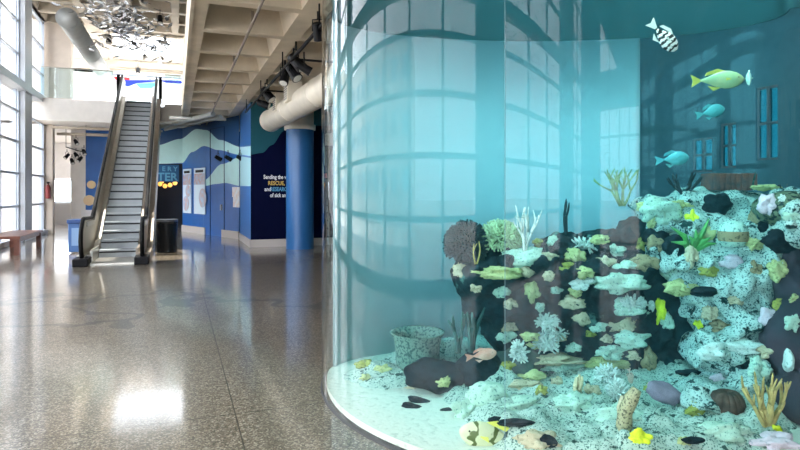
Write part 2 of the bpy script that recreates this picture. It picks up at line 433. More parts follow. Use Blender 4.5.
# door outline in the mural wall
def seam(pxa, pxb, yt, yb, w=.02):
    b = MB()
    pa, da = hit_seg(pxa, M0, M1); pb, db = hit_seg(pxb, M0, M1)
    zt = CAMH+(192-yt)*((da+db)/2)/F
    for p in (pa, pb):
        q = p+nn*.012; b.obox((q.x, q.y, zt/2), dr, nn, Vector((0, 0, 1)), w/2, .008, zt/2)
    q = (pa+pb)/2+nn*.012; b.obox((q.x, q.y, zt), dr, nn, Vector((0, 0, 1)), (pb-pa).length/2, .008, w/2)
    return b
d1 = struct(seam(210.5, 224.5, 128, 0).build('door_1', mat('dark seam', (.01, .03, .09), .6)), 'flush door painted into the mural')
p, dd = hit_seg(222, M0, M1)
b = MB(); q = p+nn*.03; b.obox((q.x, q.y, 1.05), dr, nn, Vector((0, 0, 1)), .04, .03, .1); b.build('door_handle', steel, d1)

# --- right side of the hall, behind the tank
dark_wall = mat('slate blue wall', (.09, .27, .36), .7, var=.05)
b = MB(); b.box(5.0, 10.2, 16.6, 16.8, 0, ROOF); b.box(9.3, 10.2, 16.4, 17.0, 0, ROOF)
a0, a1 = Vector((10.2, 16.8, 0)), Vector((15.0, 20.2, 0)); ax = (a1-a0).normalized(); ay = Vector((-ax.y, ax.x, 0)); c = (a0+a1)/2
b.obox((c.x, c.y, ROOF/2), ax, ay, Vector((0, 0, 1)), (a1-a0).length/2, .1, ROOF/2)
b.box(4.9, 5.05, 16.6, 25.4, 0, ROOF)
struct(b.build('wall_front', dark_wall), 'slate wall behind the tank')
# right wall with three small windows
def ywall(px):
    l = (px-400)/F; dx = l*CT+ST; dy = -l*ST+CT; return 15.0*dy/dx, 15.0/dx
b = MB()
ops = []
for (xa, xb, yt, yb) in ((692, 712, 138, 172), (720, 736, 123, 168), (756, 778, 86, 160)):
    (ya, da), (yb_, db) = ywall(xa), ywall(xb); d = (da+db)/2
    ops.append((yb_, ya, CAMH+(192-yb)*d/F, CAMH+(192-yt)*d/F))
ops.sort()
y = YB
for (y0, y1, z0, z1) in ops:
    b.box(XR, XR+.2, y, y0, 0, ROOF); b.box(XR, XR+.2, y0, y1, 0, z0); b.box(XR, XR+.2, y0, y1, z1, ROOF); y = y1
b.box(XR, XR+.2, y, 20.4, 0, ROOF)
struct(b.build('wall_right', dark_wall), 'slate wall right of the tank')
for k, (y0, y1, z0, z1) in enumerate(ops):
    window_bank(24+k, (XR+.1, y0), (XR+.1, y1), [z0+.03, (z0+z1)/2, z1-.03], (.5,), thick=(), z0=z0, z1=z1, label='small window in the right wall', fm=frame_dark).children[0].data.materials[0] = glass_mat('tinted window glass', .05, (.03, .16, .19))
# --- wall behind the camera: glazed
b = MB(); b.box(XL, -2.7, YB-.2, YB, 0, ROOF); b.box(1.5, XR, YB-.2, YB, 0, ROOF); b.box(XL, XR, YB-.2, YB, 4.1, 5.1)
struct(b.build('wall_rear', mat('slate grey wall', (.16, .19, .21), .7)), 'white wall behind the viewer')
for k, (xa, xb) in enumerate(((-2.7, 1.5),)):
    window_bank(40+2*k, (xa, YB-.1), (xb, YB-.1), [.12, 1.15, 2.2, 3.22, 4.05], (.25, .5, .75), thick=(), z0=.05, z1=4.1)
    window_bank(41+2*k, (xa, YB-.1), (xb, YB-.1), [5.15, 6.05, 7.1, 8.1], (.25, .5, .75), thick=(), z0=5.1, z1=ROOF)

# ================================================================== EXTERIOR
b = MB(); b.box(-140, 140, -140, 160, -.62, -.5); tag(b.build('ground', mat('pale paving', (.62, .60, .57), .8)), 'pale paved ground outside', kind='structure')
def building(loc, w, dpt, h, label, nx, nz, mcol):
    root = empty('building', loc, label, 'building')
    b = MB(); b.box(loc[0]-w/2, loc[0]+w/2, loc[1]-dpt/2, loc[1]+dpt/2, -.5, h)
    b.build('wall', mcol, root)
    for i in range(nx):
        for k in range(nz):
            g = MB(); y = loc[1]-dpt/2+dpt*(i+.5)/nx; z = .8+(h-1)*(k+.45)/nz
            g.box(loc[0]+w/2, loc[0]+w/2+.05, y-dpt/nx*.3, y+dpt/nx*.3, z-.7, z+.7)
            g.build('window', mat('far window blue', (.25, .38, .5), .2), root)
building((-34, 30, -.5), 10, 44, 11, 'pale building across the street seen through the left windows', 12, 3, mat('pale render', (.7, .68, .66), .8))
building((-40, 72, -.5), 12, 26, 16, 'taller pale block further along the street', 7, 4, mat('cream render', (.66, .62, .55), .8))

# ================================================================== ESCALATOR
EX = -1.3; YS = 15.0; YI = 15.75; RISE = 5.0; RUN = 8.7; YT = YI+RUN
esc = empty('escalator', (EX, YS, 0), 'grey metal escalator climbing to the upper floor between two balustrades', 'escalator')
def esc_z(y):
    if y < YI: return 0.0
    if y > YT: return RISE
    return (y-YI)/RUN*RISE
nst = 24
for k in range(nst):
    y = YI+RUN*k/nst; z = RISE*(k+1)/nst
    b = MB(); dz = RISE/nst; b.box(EX-.42, EX+.42, y-.02, y+RUN/nst+.04, z-.035, z); b.mi = 1; b.box(EX-.42, EX+.42, y+.03, y+.06, z-dz-.01, z-.03)
    b.mi = 0; b.quad((EX-.42, y+.012, z-.075), (EX+.42, y+.012, z-.075), (EX+.42, y-.01, z-dz), (EX-.42, y-.01, z-dz)); b.quad((EX-.42, y+.012, z-.075), (EX+.42, y+.012, z-.075), (EX+.42, y+.04, z-.075), (EX-.42, y+.04, z-.075))
    b.build('step', [step_metal, mat('tread gap shade', (.03, .035, .04), .7)], esc)  # dark strip behind the riser paints the shading line under each nosing
b = MB(); b.box(EX-.46, EX+.46, YS-.55, YI, 0, .03); b.build('landing_plate', steel, esc)
b = MB(); b.box(EX-.46, EX+.46, YT+.02, YT+1.0, RISE-.02, RISE+.02); b.build('landing_plate', steel, esc)
def side_poly(x, lo, hi, y0, y1, ystart_flat=True):
    """profile in the YZ plane following the slope, between offsets lo and hi"""
    up = [(y0, hi), (YI+.35, hi)]+[(YT+.1, RISE+hi), (y1, RISE+hi)]
    dn = [(y1, RISE+lo), (YT+.1, RISE+lo), (YI+.35, lo), (y0, lo)]
    return [(x, y, max(z, 0)) for y, z in up+dn]
for s, lab in ((-1, 'left'), (1, 'right')):
    # skirt + deck
    b = MB(); xo = EX+s*.44
    b.extrude(side_poly(xo, -.35, .30, YS-.25, YT+1.0), (s*.05, 0, 0))
    b.extrude(side_poly(EX+s*.49, -.40, .20, YS-.25, YT+1.0), (s*.26, 0, 0))
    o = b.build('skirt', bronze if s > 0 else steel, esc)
    # balustrade panel with rounded ends
    b = MB(); x = EX+s*.60
    lo, hi = .18, .98
    prof = [(YT+1.0, RISE+hi), (YT+.15, RISE+hi), (YI+.3, hi)]
    cy, cz, rr = YS-.35, (hi+.12)/2+.0, (hi-.12)/2
    for a in range(0, 11):
        an = PI/2+PI*a/10; prof.append((cy+math.cos(an)*rr, cz+math.sin(an)*rr))
    prof += [(YI+.3, .12), (YT+.15, RISE+lo), (YT+1.0, RISE+lo)]
    cyt = YT+1.0; rt = (hi-lo)/2
    for a in range(1, 10):
        an = -PI/2+PI*a/10; prof.append((cyt+math.cos(an)*rt, RISE+(hi+lo)/2+math.sin(an)*rt))
    b.extrude([(x-.02, y, z) for y, z in prof], (.04, 0, 0))
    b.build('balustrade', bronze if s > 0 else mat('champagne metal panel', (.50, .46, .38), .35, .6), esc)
    # trim strip below the handrail
    b = MB(); b.extrude(side_poly(x-.05, hi-.16, hi-.05, YS-.2, YT+1.0), (.10, 0, 0)); b.build('rail_trim', steel, esc)
    # handrail loop
    path = [(x, YT+1.0, RISE+hi+.02), (x, YT+.15, RISE+hi+.02), (x, YI+.35, hi+.03), (x, YI+.1, hi+.0)]
    for a in range(0, 13):
        an = PI/2+PI*a/12; path.append((x, cy+math.cos(an)*(rr+.03), cz+math.sin(an)*(rr+.03)))
    path += [(x, YS+.05, .12)]
    b = MB(); b.tube(path, .045, 10); b.build('handrail', rubber, esc, sm=True)
    b = MB(); b.box(x-.16, x+.14, YS-.85, YS+.1, 0, .17); b.build('newel_base', black, esc, bevel=.02)
# truss cladding underneath
b = MB(); pr = [(YI+.4, 0), (YT+.5, RISE-.35), (YT+1.0, RISE-.35), (YT+1.0, RISE-1.15), (YT+.1, RISE-1.15), (YI+2.2, 0)]
b.extrude([(EX-.74, y, z) for y, z in pr], (1.48, 0, 0)); b.build('truss_cladding', bronze, esc)
# black uprights either side at the top, standing in for the handrail ends
for s in (-1, 1):
    b = MB(); b.box(EX+s*.74-.06, EX+s*.74+.06, YT+.2, YT+.28, MEZ+.0, MEZ+1.05); b.box(EX+s*.74-.02, EX+s*.74+.02, YT+.2, YT+.9, MEZ+.1, MEZ+.9)
    tag(b.build('handrail_end', black), 'black handrail end at the head of the escalator, %s of its steps' % ('left' if s < 0 else 'right'), 'post')

# glass railing of the upper floor
def railing(x0, x1, y, label):
    r = empty('glass_railing', ((x0+x1)/2, y, MEZ), label, 'railing')
    n = max(1, round((x1-x0)/1.2)); w = (x1-x0)/n
    for k in range(n):
        b = MB(); b.box(x0+k*w+.015, x0+(k+1)*w-.015, y-.008, y+.008, MEZ+.03, MEZ+1.12); b.build('glass_panel', rail_glass, r)
    b = MB(); b.tube([(x0, y, MEZ+1.14), (x1, y, MEZ+1.14)], .022, 8); b.build('rail', steel, r)
railing(XL+.3, -2.2, 24.58, 'glass railing on the upper floor left of the escalator')
railing(-.4, .18, 24.58, 'glass railing on the upper floor right of the escalator')

# painted banner high on the far wall
bn = empty('banner', (-.6, 33.4, 7.3), 'blue, red and white banner high at the far end above the escalator', 'banner')
def bpoly(pts, name, m, y=33.4):
    w = []
    for px, py in pts:
        l = (px-400)/F; t = y/(-l*ST+CT); w.append(P(px, py, t))
    b = MB(); b.extrude(w, (0, .03, 0)); return b.build(name, m, bn)
bpoly([(110, 77), (182, 80), (182, 99), (110, 99)], 'panel', mat('banner white', (.60, .80, .90), .6, col2=(.85, .9, .85), scale=1.2), 33.45)
bpoly([(113, 76), (130, 77), (129, 80.5), (113, 79.5)], 'red_strip', mat('banner red', (.75, .05, .06), .6), 33.40)
bpoly([(119, 80), (160, 80.5), (150, 82), (137, 83), (128, 86.5), (120, 84)], 'blue_sweep', mat('banner blue', (.01, .04, .55), .6), 33.38)
bpoly([(160, 80.5), (182, 81), (182, 83.5), (166, 82.5)], 'blue_tip', mat('banner blue', (0, 0, 0)), 33.38)
bpoly([(136, 84), (158, 83), (152, 88), (140, 88)], 'cyan_patch', mat('banner cyan', (.12, .6, .75), .6), 33.39)

# ================================================================== DUCTS, PIPES, LIGHTS ON THE CEILING
def cyl_thing(name, p0, p1, r, m, label, cat, n=28):
    root = empty(name, p0, label, cat); b = MB(); b.tube([p0, p1], r, n); b.build('duct_body', m, root, sm=True)
    p0 = Vector(p0); p1 = Vector(p1); L_ = (p1-p0).length; k = .05
    while k < L_: 
        q = p0.lerp(p1, k/L_); t = (p1-p0).normalized()*.03
        bands = MB(); bands.tube([q-t, q+t], r+.012, n); k += 2.4
        bands.build('joint_ring', m, root, sm=True)
    return root
du = cyl_thing('air_duct', (2.42, 16.35, 3.55), (2.92, 6.6, 3.62), .29, duct_metal, 'large round beige air duct hanging under the waffle slab by the tank', 'duct')
for (px, py, w) in ((293, 93, .22), (281, 104, .2)):
    d = 12.9 if px > 285 else 14.3
    c = P(px, py, d); b = MB(); b.box(c.x-.16, c.x+.16, c.y-w, c.y+w, c.z-.2, c.z+.22); o = b.build('vent_box', duct_metal, du)
    g = MB()
    for k in range(7): g.box(c.x-.175, c.x-.165, c.y-w*.85, c.y+w*.85, c.z-.15+k*.05, c.z-.13+k*.05)
    g.build('grille', mat('grille grey', (.2, .2, .2), .6), o)
cyl_thing('air_duct', (-2.95, 19.4, 6.65), (-2.85, 31.0, 6.65), .29, mat('grey duct', (.38, .39, .38), .5, .3, var=.05), 'grey round air duct high above the upper floor railing', 'duct')
b = MB(); b.tube([(1.07, -2, 4.12), (1.07, 24.8, 4.12)], .022, 8)
for y in range(0, 25, 3): b.box(1.05, 1.09, y, y+.03, 4.1, 4.3)
tag(b.build('conduit_pipe', mat('pipe brown grey', (.25, .21, .18), .5, .3)), 'thin straight conduit pipe running under the waffle slab', 'pipe')
b = MB(); b.box(1.83, 1.87, 4, 17.2, 3.84, 3.88)
for y in (5, 8, 11, 14, 17): b.box(1.84, 1.86, y, y+.02, 3.86, 4.25)
b.tube([(1.86, 10.2, 3.9), (3.2, 10.2, 3.9)], .02, 6); b.tube([(1.86, 13.6, 3.9), (2.9, 13.6, 3.9)], .02, 6)
tag(b.build('lighting_track', black), 'black lighting track hanging beside the round duct', 'track')
def spot(c, aim, s=1.0, label='', group='track spotlights', nm='spotlight'):
    c = Vector(c); a = Vector(aim).normalized(); s = s*.8
    r = empty(nm, c, label, 'light', group)
    b = MB(); b.tube([c-a*.14*s, c+a*.16*s], [.075*s, .10*s], 14); h = b.build('lamp_head', black, r, sm=False)
    b = MB(); b.tube([c+a*.155*s, c+a*.165*s], [.08*s, .08*s], 14); b.build('lens', mat('lamp lens', (.75, .75, .72), .2), r)
    u = a.cross(Vector((0, 0, 1))).normalized()
    b = MB(); b.tube([c+u*.1*s, c+u*.1*s+Vector((0, 0, .2*s)), c-u*.1*s+Vector((0, 0, .2*s)), c-u*.1*s], .012*s, 6)
    b.tube([c+Vector((0, 0, .2*s)), c+Vector((0, 0, .34*s))], .018*s, 6); b.build('bracket', black, r)
    return r
for (px, py, d, ax_, s, lb) in (
    (296, 62, 10.2, (.6, -.4, -.7), 1.3, 'black track spotlight topmost on the track beside the duct'),
    (293, 72, 10.6, (.4, -.5, -.8), 1.3, 'black track spotlight with a white tag in the upper cluster'),
    (285, 77, 11.0, (-.3, -.4, -.9), 1.15, 'black track spotlight tilted down at the lower side of the upper cluster'),
    (304, 68, 10.0, (.9, -.1, -.5), 1.0, 'black track spotlight pointing at the duct'),
    (267, 94, 13.6, (.5, -.3, -.7), 1.4, 'black track spotlight above the duct end'),
    (263, 104, 14.2, (.8, -.3, -.3), 1.2, 'lowest black track spotlight beside the duct end'),
    (318, 31, 8.2, (.3, .5, -.9), 1.0, 'black track spotlight at the tank edge')):
    spot(P(px, py, d), ax_, s, lb)
for (px, py, d, lb) in ((160, 19, 20.5, 'small black lamp under the roof near the waffle slab edge'), (109, 39, 20.5, 'small black lamp under the roof beside the grey duct'), (138, 70.5, 27, 'small black lamp above the banner')):
    spot(P(px, py, d), (0, -.3, -1), 1.2, lb, 'roof lamps')
tr = MB(); a0 = P(66, 147, 24); a1 = P(86, 153, 23); tr.tube([a0, a1], .02, 6); tr.tube([a0, a0+Vector((0, 0, 4.2-a0.z))], .01, 6); tr.tube([a1, a1+Vector((0, 0, 4.2-a1.z))], .01, 6)
# spot cluster under the upper floor, left of the escalator
tag(tr.build('lighting_track', black), 'short black track under the upper floor left of the escalator', 'track')
for k, (px, py) in enumerate(((67, 156), (72, 161), (76, 155), (80, 159), (84, 152), (76, 142))):
    spot(P(px, py, 24-.1*k), ((-.5, .3, .4)[k % 3], -.5, -.7), 1.0, 'small black spotlight in the cluster under the upper floor', 'spotlights under the upper floor')
b = MB(); b.box(-4.4, -.5, 25.4, 25.5, 4.0, 4.08); b.box(-4.4, -1.5, 26.6, 26.7, 3.85, 3.95); b.tube([(-4.3, 27, 3.95), (.5, 27, 3.95)], .05, 8)
tag(b.build('service_pipes', concrete_roof), 'pipe run under the upper floor behind the escalator', 'pipe')
for k, px in enumerate((218, 228, 240)):
    p, d = hit_seg(px, M0, M1); c = P(px, 158, d-.35)
    spot(c, (nn*-1+Vector((0, 0, -.5))), 1.0, 'small black lamp along the mural wall', 'mural wall lamps')

# services clutter above the mural
b = MB()
for (x0, y0, x1, y1, z, r) in ((-.4, 24.9, 1.35, 19.9, 4.05, .06), (-.7, 24.7, 1.1, 19.6, 4.08, .08), (-.6, 23.0, .85, 22.8, 4.1, .05), (-.2, 21.2, 1.6, 20.9, 4.08, .06)):
    b.tube([(x0, y0, z), (x1, y1, z)], r, 10)
tag(b.build('service_pipes', mat('pale pipe', (.55, .55, .53), .5, .3)), 'pale pipes crowded under the slab above the mural', 'pipe')

# ================================================================== HANGING SCULPTURE
sc = empty('hanging_sculpture', (-1.9, 17.5, 7.2), 'hanging sculpture of a swirling shoal of silver metal fish above the escalator', 'sculpture')
rnd = random.Random(3)
def flake(b, c, yaw, pit, L_, W_):
    u = Vector((math.cos(yaw)*math.cos(pit), math.sin(yaw)*math.cos(pit), math.sin(pit))); v = u.cross(Vector((rnd.uniform(-.6, .6), rnd.uniform(-.6, .6), 1))).normalized(); w = u.cross(v)*.012
    pts = [c-u*L_*.5-v*W_*.45, c-u*L_*.3, c-u*L_*.5+v*W_*.45, c+v*W_*.5, c+u*L_*.5, c-v*W_*.5]
    pts = [c-u*L_*.5-v*W_*.5, c-u*L_*.28-v*W_*.12, c+u*L_*.1-v*W_*.5, c+u*L_*.5, c+u*L_*.1+v*W_*.5, c-u*L_*.28+v*W_*.12, c-u*L_*.5+v*W_*.5, c-u*L_*.36]
    b.extrude(pts, w)
def sculpt_pos():
    while True:
        d = rnd.triangular(15.0, 24, 18.0)
        t = (d-15)/9
        px = rnd.gauss(98+62*t, 20-4*t); z = 6.82+rnd.gauss(0, .36)+.25*t
        py = 192-(z-CAMH)/d*F
        p = P(px, py, d)
        if z < 8.0 and -3.9 < p.x < 0: return p
fl = []
for k in range(100):
    c = sculpt_pos(); b = MB(); flake(b, c, rnd.uniform(0, 6.3), rnd.uniform(-.5, .5), rnd.uniform(.34, .52), rnd.uniform(.13, .20)); b.build('metal_fish', silver if rnd.random() < .6 else darkflake, sc)
b = MB()
for k in range(330):
    b.mi = 0 if rnd.random() < .6 else 1
    c = sculpt_pos(); flake(b, c, rnd.uniform(0, 6.3), rnd.uniform(-.5, .5), rnd.uniform(.20, .42), rnd.uniform(.08, .15))
o = b.build('metal_fish_shoal', [silver, darkflake], sc); o['kind'] = 'stuff'
b = MB()
for k in range(14):
    c = sculpt_pos(); b.tube([c, (c.x, c.y, ROOF+.1)], .006, 4)
b.build('wire', steel, sc)

# ================================================================== FURNITURE AND SIGNS
bench = empty('bench', (-4.05, 18.5, 0), 'red brown wooden bench against the left windows', 'bench')
b = MB(); b.box(-4.5, -3.68, 17.35, 20.1, .41, .48); b.build('bench_top', wood, bench, bevel=.01)
for (x, y) in ((-3.76, 17.45), (-4.42, 17.45), (-3.76, 19.95), (-4.42, 19.95)):
    b = MB(); b.box(x-.06, x+.06, y-.06, y+.06, 0, .41); b.build('leg', wood, bench)
b = MB(); b.box(-3.79, -3.73, 17.5, 19.9, .33, .41); b.box(-4.45, -4.39, 17.5, 19.9, .33, .41); b.build('rail', wood, bench)
# counter and post display at the passage
b = MB(); b.box(-5.6, -4.4, 33.0, 33.6, 0, 1.05); tag(b.build('counter', mat('grey counter', (.42, .40, .38), .5)), 'grey counter at the end of the side passage', 'counter')
ex = empty('fire_extinguisher', (-4.55, 25.95, 1.5), 'small dark red fire extinguisher on the pier by the left windows', 'fire extinguisher')
red = mat('dull red', (.25, .03, .03), .4)
b = MB(); b.lathe([(0, 0), (.085, 0), (.09, .03), (.09, .42), (.06, .50), (.025, .53), (.025, .58), (0, .58)], (-4.58, 25.95, 1.35), 16); b.build('cylinder_body', red, ex, sm=True)
b = MB(); b.box(-4.62, -4.54, 25.90, 26.0, 1.93, 1.99); b.tube([(-4.58, 25.88, 1.93), (-4.5, 25.87, 1.8), (-4.49, 25.87, 1.5)], .012, 6); b.build('valve', black, ex)
# bins
def bin_(c, r, h, m, label, nm='trash_bin'):
    root = empty(nm, c, label, 'bin')
    b = MB(); b.lathe([(0, 0), (r*.9, 0), (r, .03), (r, h-.1), (r*1.04, h-.09), (r*1.04, h-.03)], c, 28); b.build('body', m, root, sm=False)
    b = MB(); b.lathe([(r*1.05, h-.06), (r*1.05, h), (r*.6, h+.01), (r*.55, h-.05), (0, h-.05)], c, 28); b.build('lid', mat('bin lid', (.12, .13, .15), .3, .5), root)
bin_((-.22, 16.75, 0), .26, .88, mat('glossy black bin', (.015, .018, .022), .22, .3), 'round black litter bin right of the escalator foot')
rb = empty('recycling_bin', (-2.42, 17.6, 0), 'square blue recycling bin left of the escalator foot', 'bin')
b = MB(); b.box(-2.62, -2.22, 17.4, 17.8, .03, .78); b.build('body', mat('blue plastic', (.06, .16, .42), .35), rb, bevel=.015)
b = MB(); b.box(-2.65, -2.19, 17.37, 17.83, .78, .88); b.build('lid', mat('dark blue plastic', (.02, .07, .25), .3), rb, bevel=.01)
b = MB(); b.box(-2.54, -2.30, 17.385, 17.40, .2, .66); b.build('front_label', mat('pale blue label', (.25, .42, .7), .4), rb)

# column
b = MB(); b.lathe([(.39, 0), (.39, 3.36)], (3.3, 16.7, 0), 48); b.mi = 1; b.lathe([(0, 3.36), (.44, 3.36), (.44, 3.5), (.39, 3.5), (.39, SOF)], (3.3, 16.7, 0), 48)
b.build('column', [mat('column blue', (.022, .12, .32), .35), white_paint], sm=False)['kind'] = 'structure'
for p in bpy.data.objects['column'].data.polygons: p.use_smooth = True
# alarm on the navy wall
b = MB(); b.box(4.15, 4.25, 17.36, 17.46, 2.02, 2.16); tag(b.build('fire_alarm', mat('alarm red', (.7, .03, .03), .4)), 'small red fire alarm on the navy wall right of the column', 'alarm')
b = MB(); b.box(4.2, 4.5, 17.2, 17.46, 3.0, 3.35); tag(b.build('wall_speaker', white_paint), 'white box speaker high on the navy wall beside the tank', 'speaker')

def text(name, body, loc, rot, size, m, label=None, parent=None, align='LEFT', ext=.004, off=0.0, wide=1.0):
    c = bpy.data.curves.new(name, 'FONT'); c.body = body; c.size = size; c.extrude = ext; c.align_x = align; c.offset = off; c.resolution_u = 3
    t_ = bpy.data.objects.new('tmp_curve', c); COL.objects.link(t_); c.materials.append(m)
    dg = bpy.context.evaluated_depsgraph_get(); me = bpy.data.meshes.new_from_object(t_.evaluated_get(dg)); bpy.data.objects.remove(t_)
    o = bpy.data.objects.new(name, me); COL.objects.link(o)
    o.rotation_euler = rot; o.scale = (wide, 1, 1)
    if parent is not None: o.parent = parent; o.location = Vector(loc)-Vector(parent.location)
    else: o.location = loc
    return o
qt = empty('wall_quote', (2.6, 17.43, 2.0), 'four lines of white, gold and blue lettering on the navy wall', 'lettering')
gold = mat('gold lettering', (.75, .50, .12), .6); lb_ = mat('light blue lettering', (.10, .38, .65), .6)
def tz(py, d=16.9): return CAMH+(192-py)*d/F
def tx(px): 
    l = (px-400)/F; return 17.43*(l*CT+ST)/(-l*ST+CT)
rot = (R(90), 0, 0)
text('lettering', 'Sending the way', (tx(263.5), 17.43, tz(178.6)), rot, .165, letter_white, parent=qt, off=.004, wide=.74)
text('lettering', 'RESCUE, RE', (tx(268), 17.43, tz(184.9)), rot, .165, gold, parent=qt, off=.004, wide=.8)
text('lettering', 'and', (tx(264.5), 17.43, tz(191)), rot, .165, letter_white, parent=qt, off=.004, wide=.8)
text('lettering', 'RESEARCH', (tx(270.5), 17.43, tz(191)), rot, .165, lb_, parent=qt, off=.004, wide=.72)
text('lettering', 'of sick and', (tx(270), 17.43, tz(197.2)), rot, .165, letter_white, parent=qt, off=.004, wide=.74)
# entrance sign
sg = empty('entrance_sign', (-.3, 26.0, 2.4), 'blue sign with light blue capital letters above the dark entrance', 'sign')
b = MB(); b.box(-1.0, .12, 25.98, 26.06, 2.02, 2.72); b.build('board', mat('sign blue', (.02, .12, .28), .5), sg)
skyb = mat('sky blue lettering', (.14, .45, .66), .5)
text('lettering', 'E R Y', (.06, 25.97, 2.46), rot, .26, skyb, parent=sg, align='RIGHT', off=.006)
text('lettering', 'TER', (.06, 25.97, 2.07), rot, .45, skyb, parent=sg, align='RIGHT', off=.012)
# gold lamps in the entrance
for k, (px, py) in enumerate(((160, 184), (165, 186), (170, 185), (175, 183), (162, 181))):
    c = P(px, py, 25.6); b = MB(); b.lathe([(0, -.10), (.06, -.08), (.10, 0), (.07, .06), (.03, .09), (0, .10)], c, 14)
    tag(b.build('pendant_lamp', mat('amber lamp', (1, .55, .12), .5, emit=.9), sm=True, origin=c), 'amber pendant lamp hanging in the dark entrance', 'lamp', 'amber lamps in the entrance')
    w_ = MB(); w_.tube([c+Vector((0, 0, .13)), (c.x, c.y, SOF)], .006, 4); w_.build('cord', black, bpy.data.objects[[o.name for o in bpy.data.objects if o.name.startswith('pendant_lamp')][-1]])
# posters on the mural wall: two panels with round pictures
def poster(pxa, pxb, yt, yb, label, circles, seed):
    pa, da = hit_seg(pxa, M0, M1); pb, db = hit_seg(pxb, M0, M1); d = (da+db)/2
    z1 = CAMH+(192-yt)*d/F; z0 = CAMH+(192-yb)*d/F; c = (pa+pb)/2+nn*.03; c.z = (z0+z1)/2; w = (pb-pa).length/2
    root = empty('poster_panel', c, label, 'poster')
    b = MB(); b.obox(c, dr, nn, Vector((0, 0, 1)), w, .012, (z1-z0)/2); b.build('board', mat('poster paper blue', (.70, .84, .95), .5), root)
    q = c+nn*.016; b = MB(); b.obox(q+Vector((0, 0, (z1-z0)*.43)), dr, nn, Vector((0, 0, 1)), w*.7, .003, .05); b.build('title_strip', black, root)
    b = MB(); b.obox(q+Vector((0, 0, (z1-z0)*.26)), dr, nn, Vector((0, 0, 1)), w*.95, .004, (z1-z0)*.12); b.build('photo', mat('photo tones %d' % seed, (.55, .33, .27), .5, col2=(.4, .55, .75), scale=9), root)
    for (ox, fz, rr) in circles:
        cc = q+nn*.01+dr*ox+Vector((0, 0, (z1-z0)*fz)); b = MB(); n = 24
        b.extrude([cc+dr*rr*math.cos(2*PI*k/n)+Vector((0, 0, rr*math.sin(2*PI*k/n))) for k in range(n)], nn*.006); b.build('round_picture', mat('round photo tones %d' % seed, (.62, .42, .42), .5, col2=(.45, .62, .8), scale=6), root)
poster(184, 192, 169, 213, 'narrow pale blue poster panel left of its wider neighbour on the mural', [(.15, 0, .25), (-.05, -.28, .30)], 1)
poster(195, 206, 168, 214, 'wider pale blue poster panel with a round seal picture, next to the mural door', [(.35, -.15, .36)], 2)
def small_poster(px, py, w, h, label):
    p, d = hit_seg(px, M0, M1); c = p+nn*.02; c.z = CAMH+(192-py)*d/F
    b = MB(); b.obox(c, dr, nn, Vector((0, 0, 1)), w, .01, h); tag(b.build('notice', mat('notice cream', (.75, .62, .55), .5, col2=(.75, .8, .85), scale=7), origin=c), label, 'notice')
small_poster(236.5, 192, .28, .17, 'cream notice on the mural wall beside the blue block')
small_poster(237, 202, .25, .18, 'pale notice directly below the cream notice')
# figure roundels behind the escalator
for k, (px, py, r, mcol) in enumerate(((95, 185, .17, (.75, .55, .3)), (93, 200, .22, (.8, .6, .35)))):
    c = P(px, py, 26); c.y = 27.86; b = MB(); n = 20
    b.extrude([c+Vector((r*math.cos(2*PI*q/n), 0, r*math.sin(2*PI*q/n))) for q in range(n)], (0, .03, 0))
    tag(b.build('wall_roundel', mat('roundel %d' % k, mcol, .5), origin=c), ('small upper' if k == 0 else 'larger lower')+' orange roundel on the blue wall behind the escalator', 'picture')
b = MB(); c = P(92, 216, 26); b.box(c.x-.25, c.x+.25, 27.84, 27.88, c.z-.3, c.z+.3); tag(b.build('wall_notice', letter_white), 'white notice low on the blue wall behind the escalator', 'notice')

# ================================================================== TANK
TC = LD(1.34, 5.11)          # plan centre
def tank_outline(R_, n=96, back=.87):
    """front half circle, shallower rear half; in camera-aligned plan axes"""
    out = []
    for k in range(n):
        a = 2*PI*k/n; x = R_*math.cos(a); y = R_*math.sin(a)
        if y > 0: y *= back/2.0*(1.0)
        out.append(LD(1.34+x, 5.11+y))
    return out
TANK_TOP = 4.05
def wallring(b, Ro, Ri, z0, z1, n=128):
    o = tank_outline(Ro, n); i = tank_outline(Ri, n)
    for k in range(n):
        q = (k+1) % n
        for (A, B) in ((o[k], o[q]), (i[q], i[k])):
            b.quad((A.x, A.y, z0), (B.x, B.y, z0), (B.x, B.y, z1), (A.x, A.y, z1))
        for z in (z0, z1): b.quad((o[k].x, o[k].y, z), (o[q].x, o[q].y, z), (i[q].x, i[q].y, z), (i[k].x, i[k].y, z))
def merge(o):
    bm = bmesh.new(); bm.from_mesh(o.data); bmesh.ops.remove_doubles(bm, verts=bm.verts, dist=1e-4); bmesh.ops.recalc_face_normals(bm, faces=bm.faces); bm.to_mesh(o.data); bm.free(); smooth(o.data)
    return o
TC.z = 0
tank = empty('aquarium_tank', TC, 'giant round acrylic aquarium tank filled with teal water', 'aquarium')
b = MB(); n = 160; ol = tank_outline(2.0, n)
for k in range(n):
    q = (k+1) % n; b.quad((ol[k].x, ol[k].y, .0), (ol[q].x, ol[q].y, .0), (ol[q].x, ol[q].y, TANK_TOP), (ol[k].x, ol[k].y, TANK_TOP))
merge(b.build('acrylic_wall', acrylic, tank))
b = MB(); wallring(b, 2.01, 1.9, -.05, .01); merge(b.build('base_rim', mat('dark rim', (.03, .03, .03), .5), tank)); 
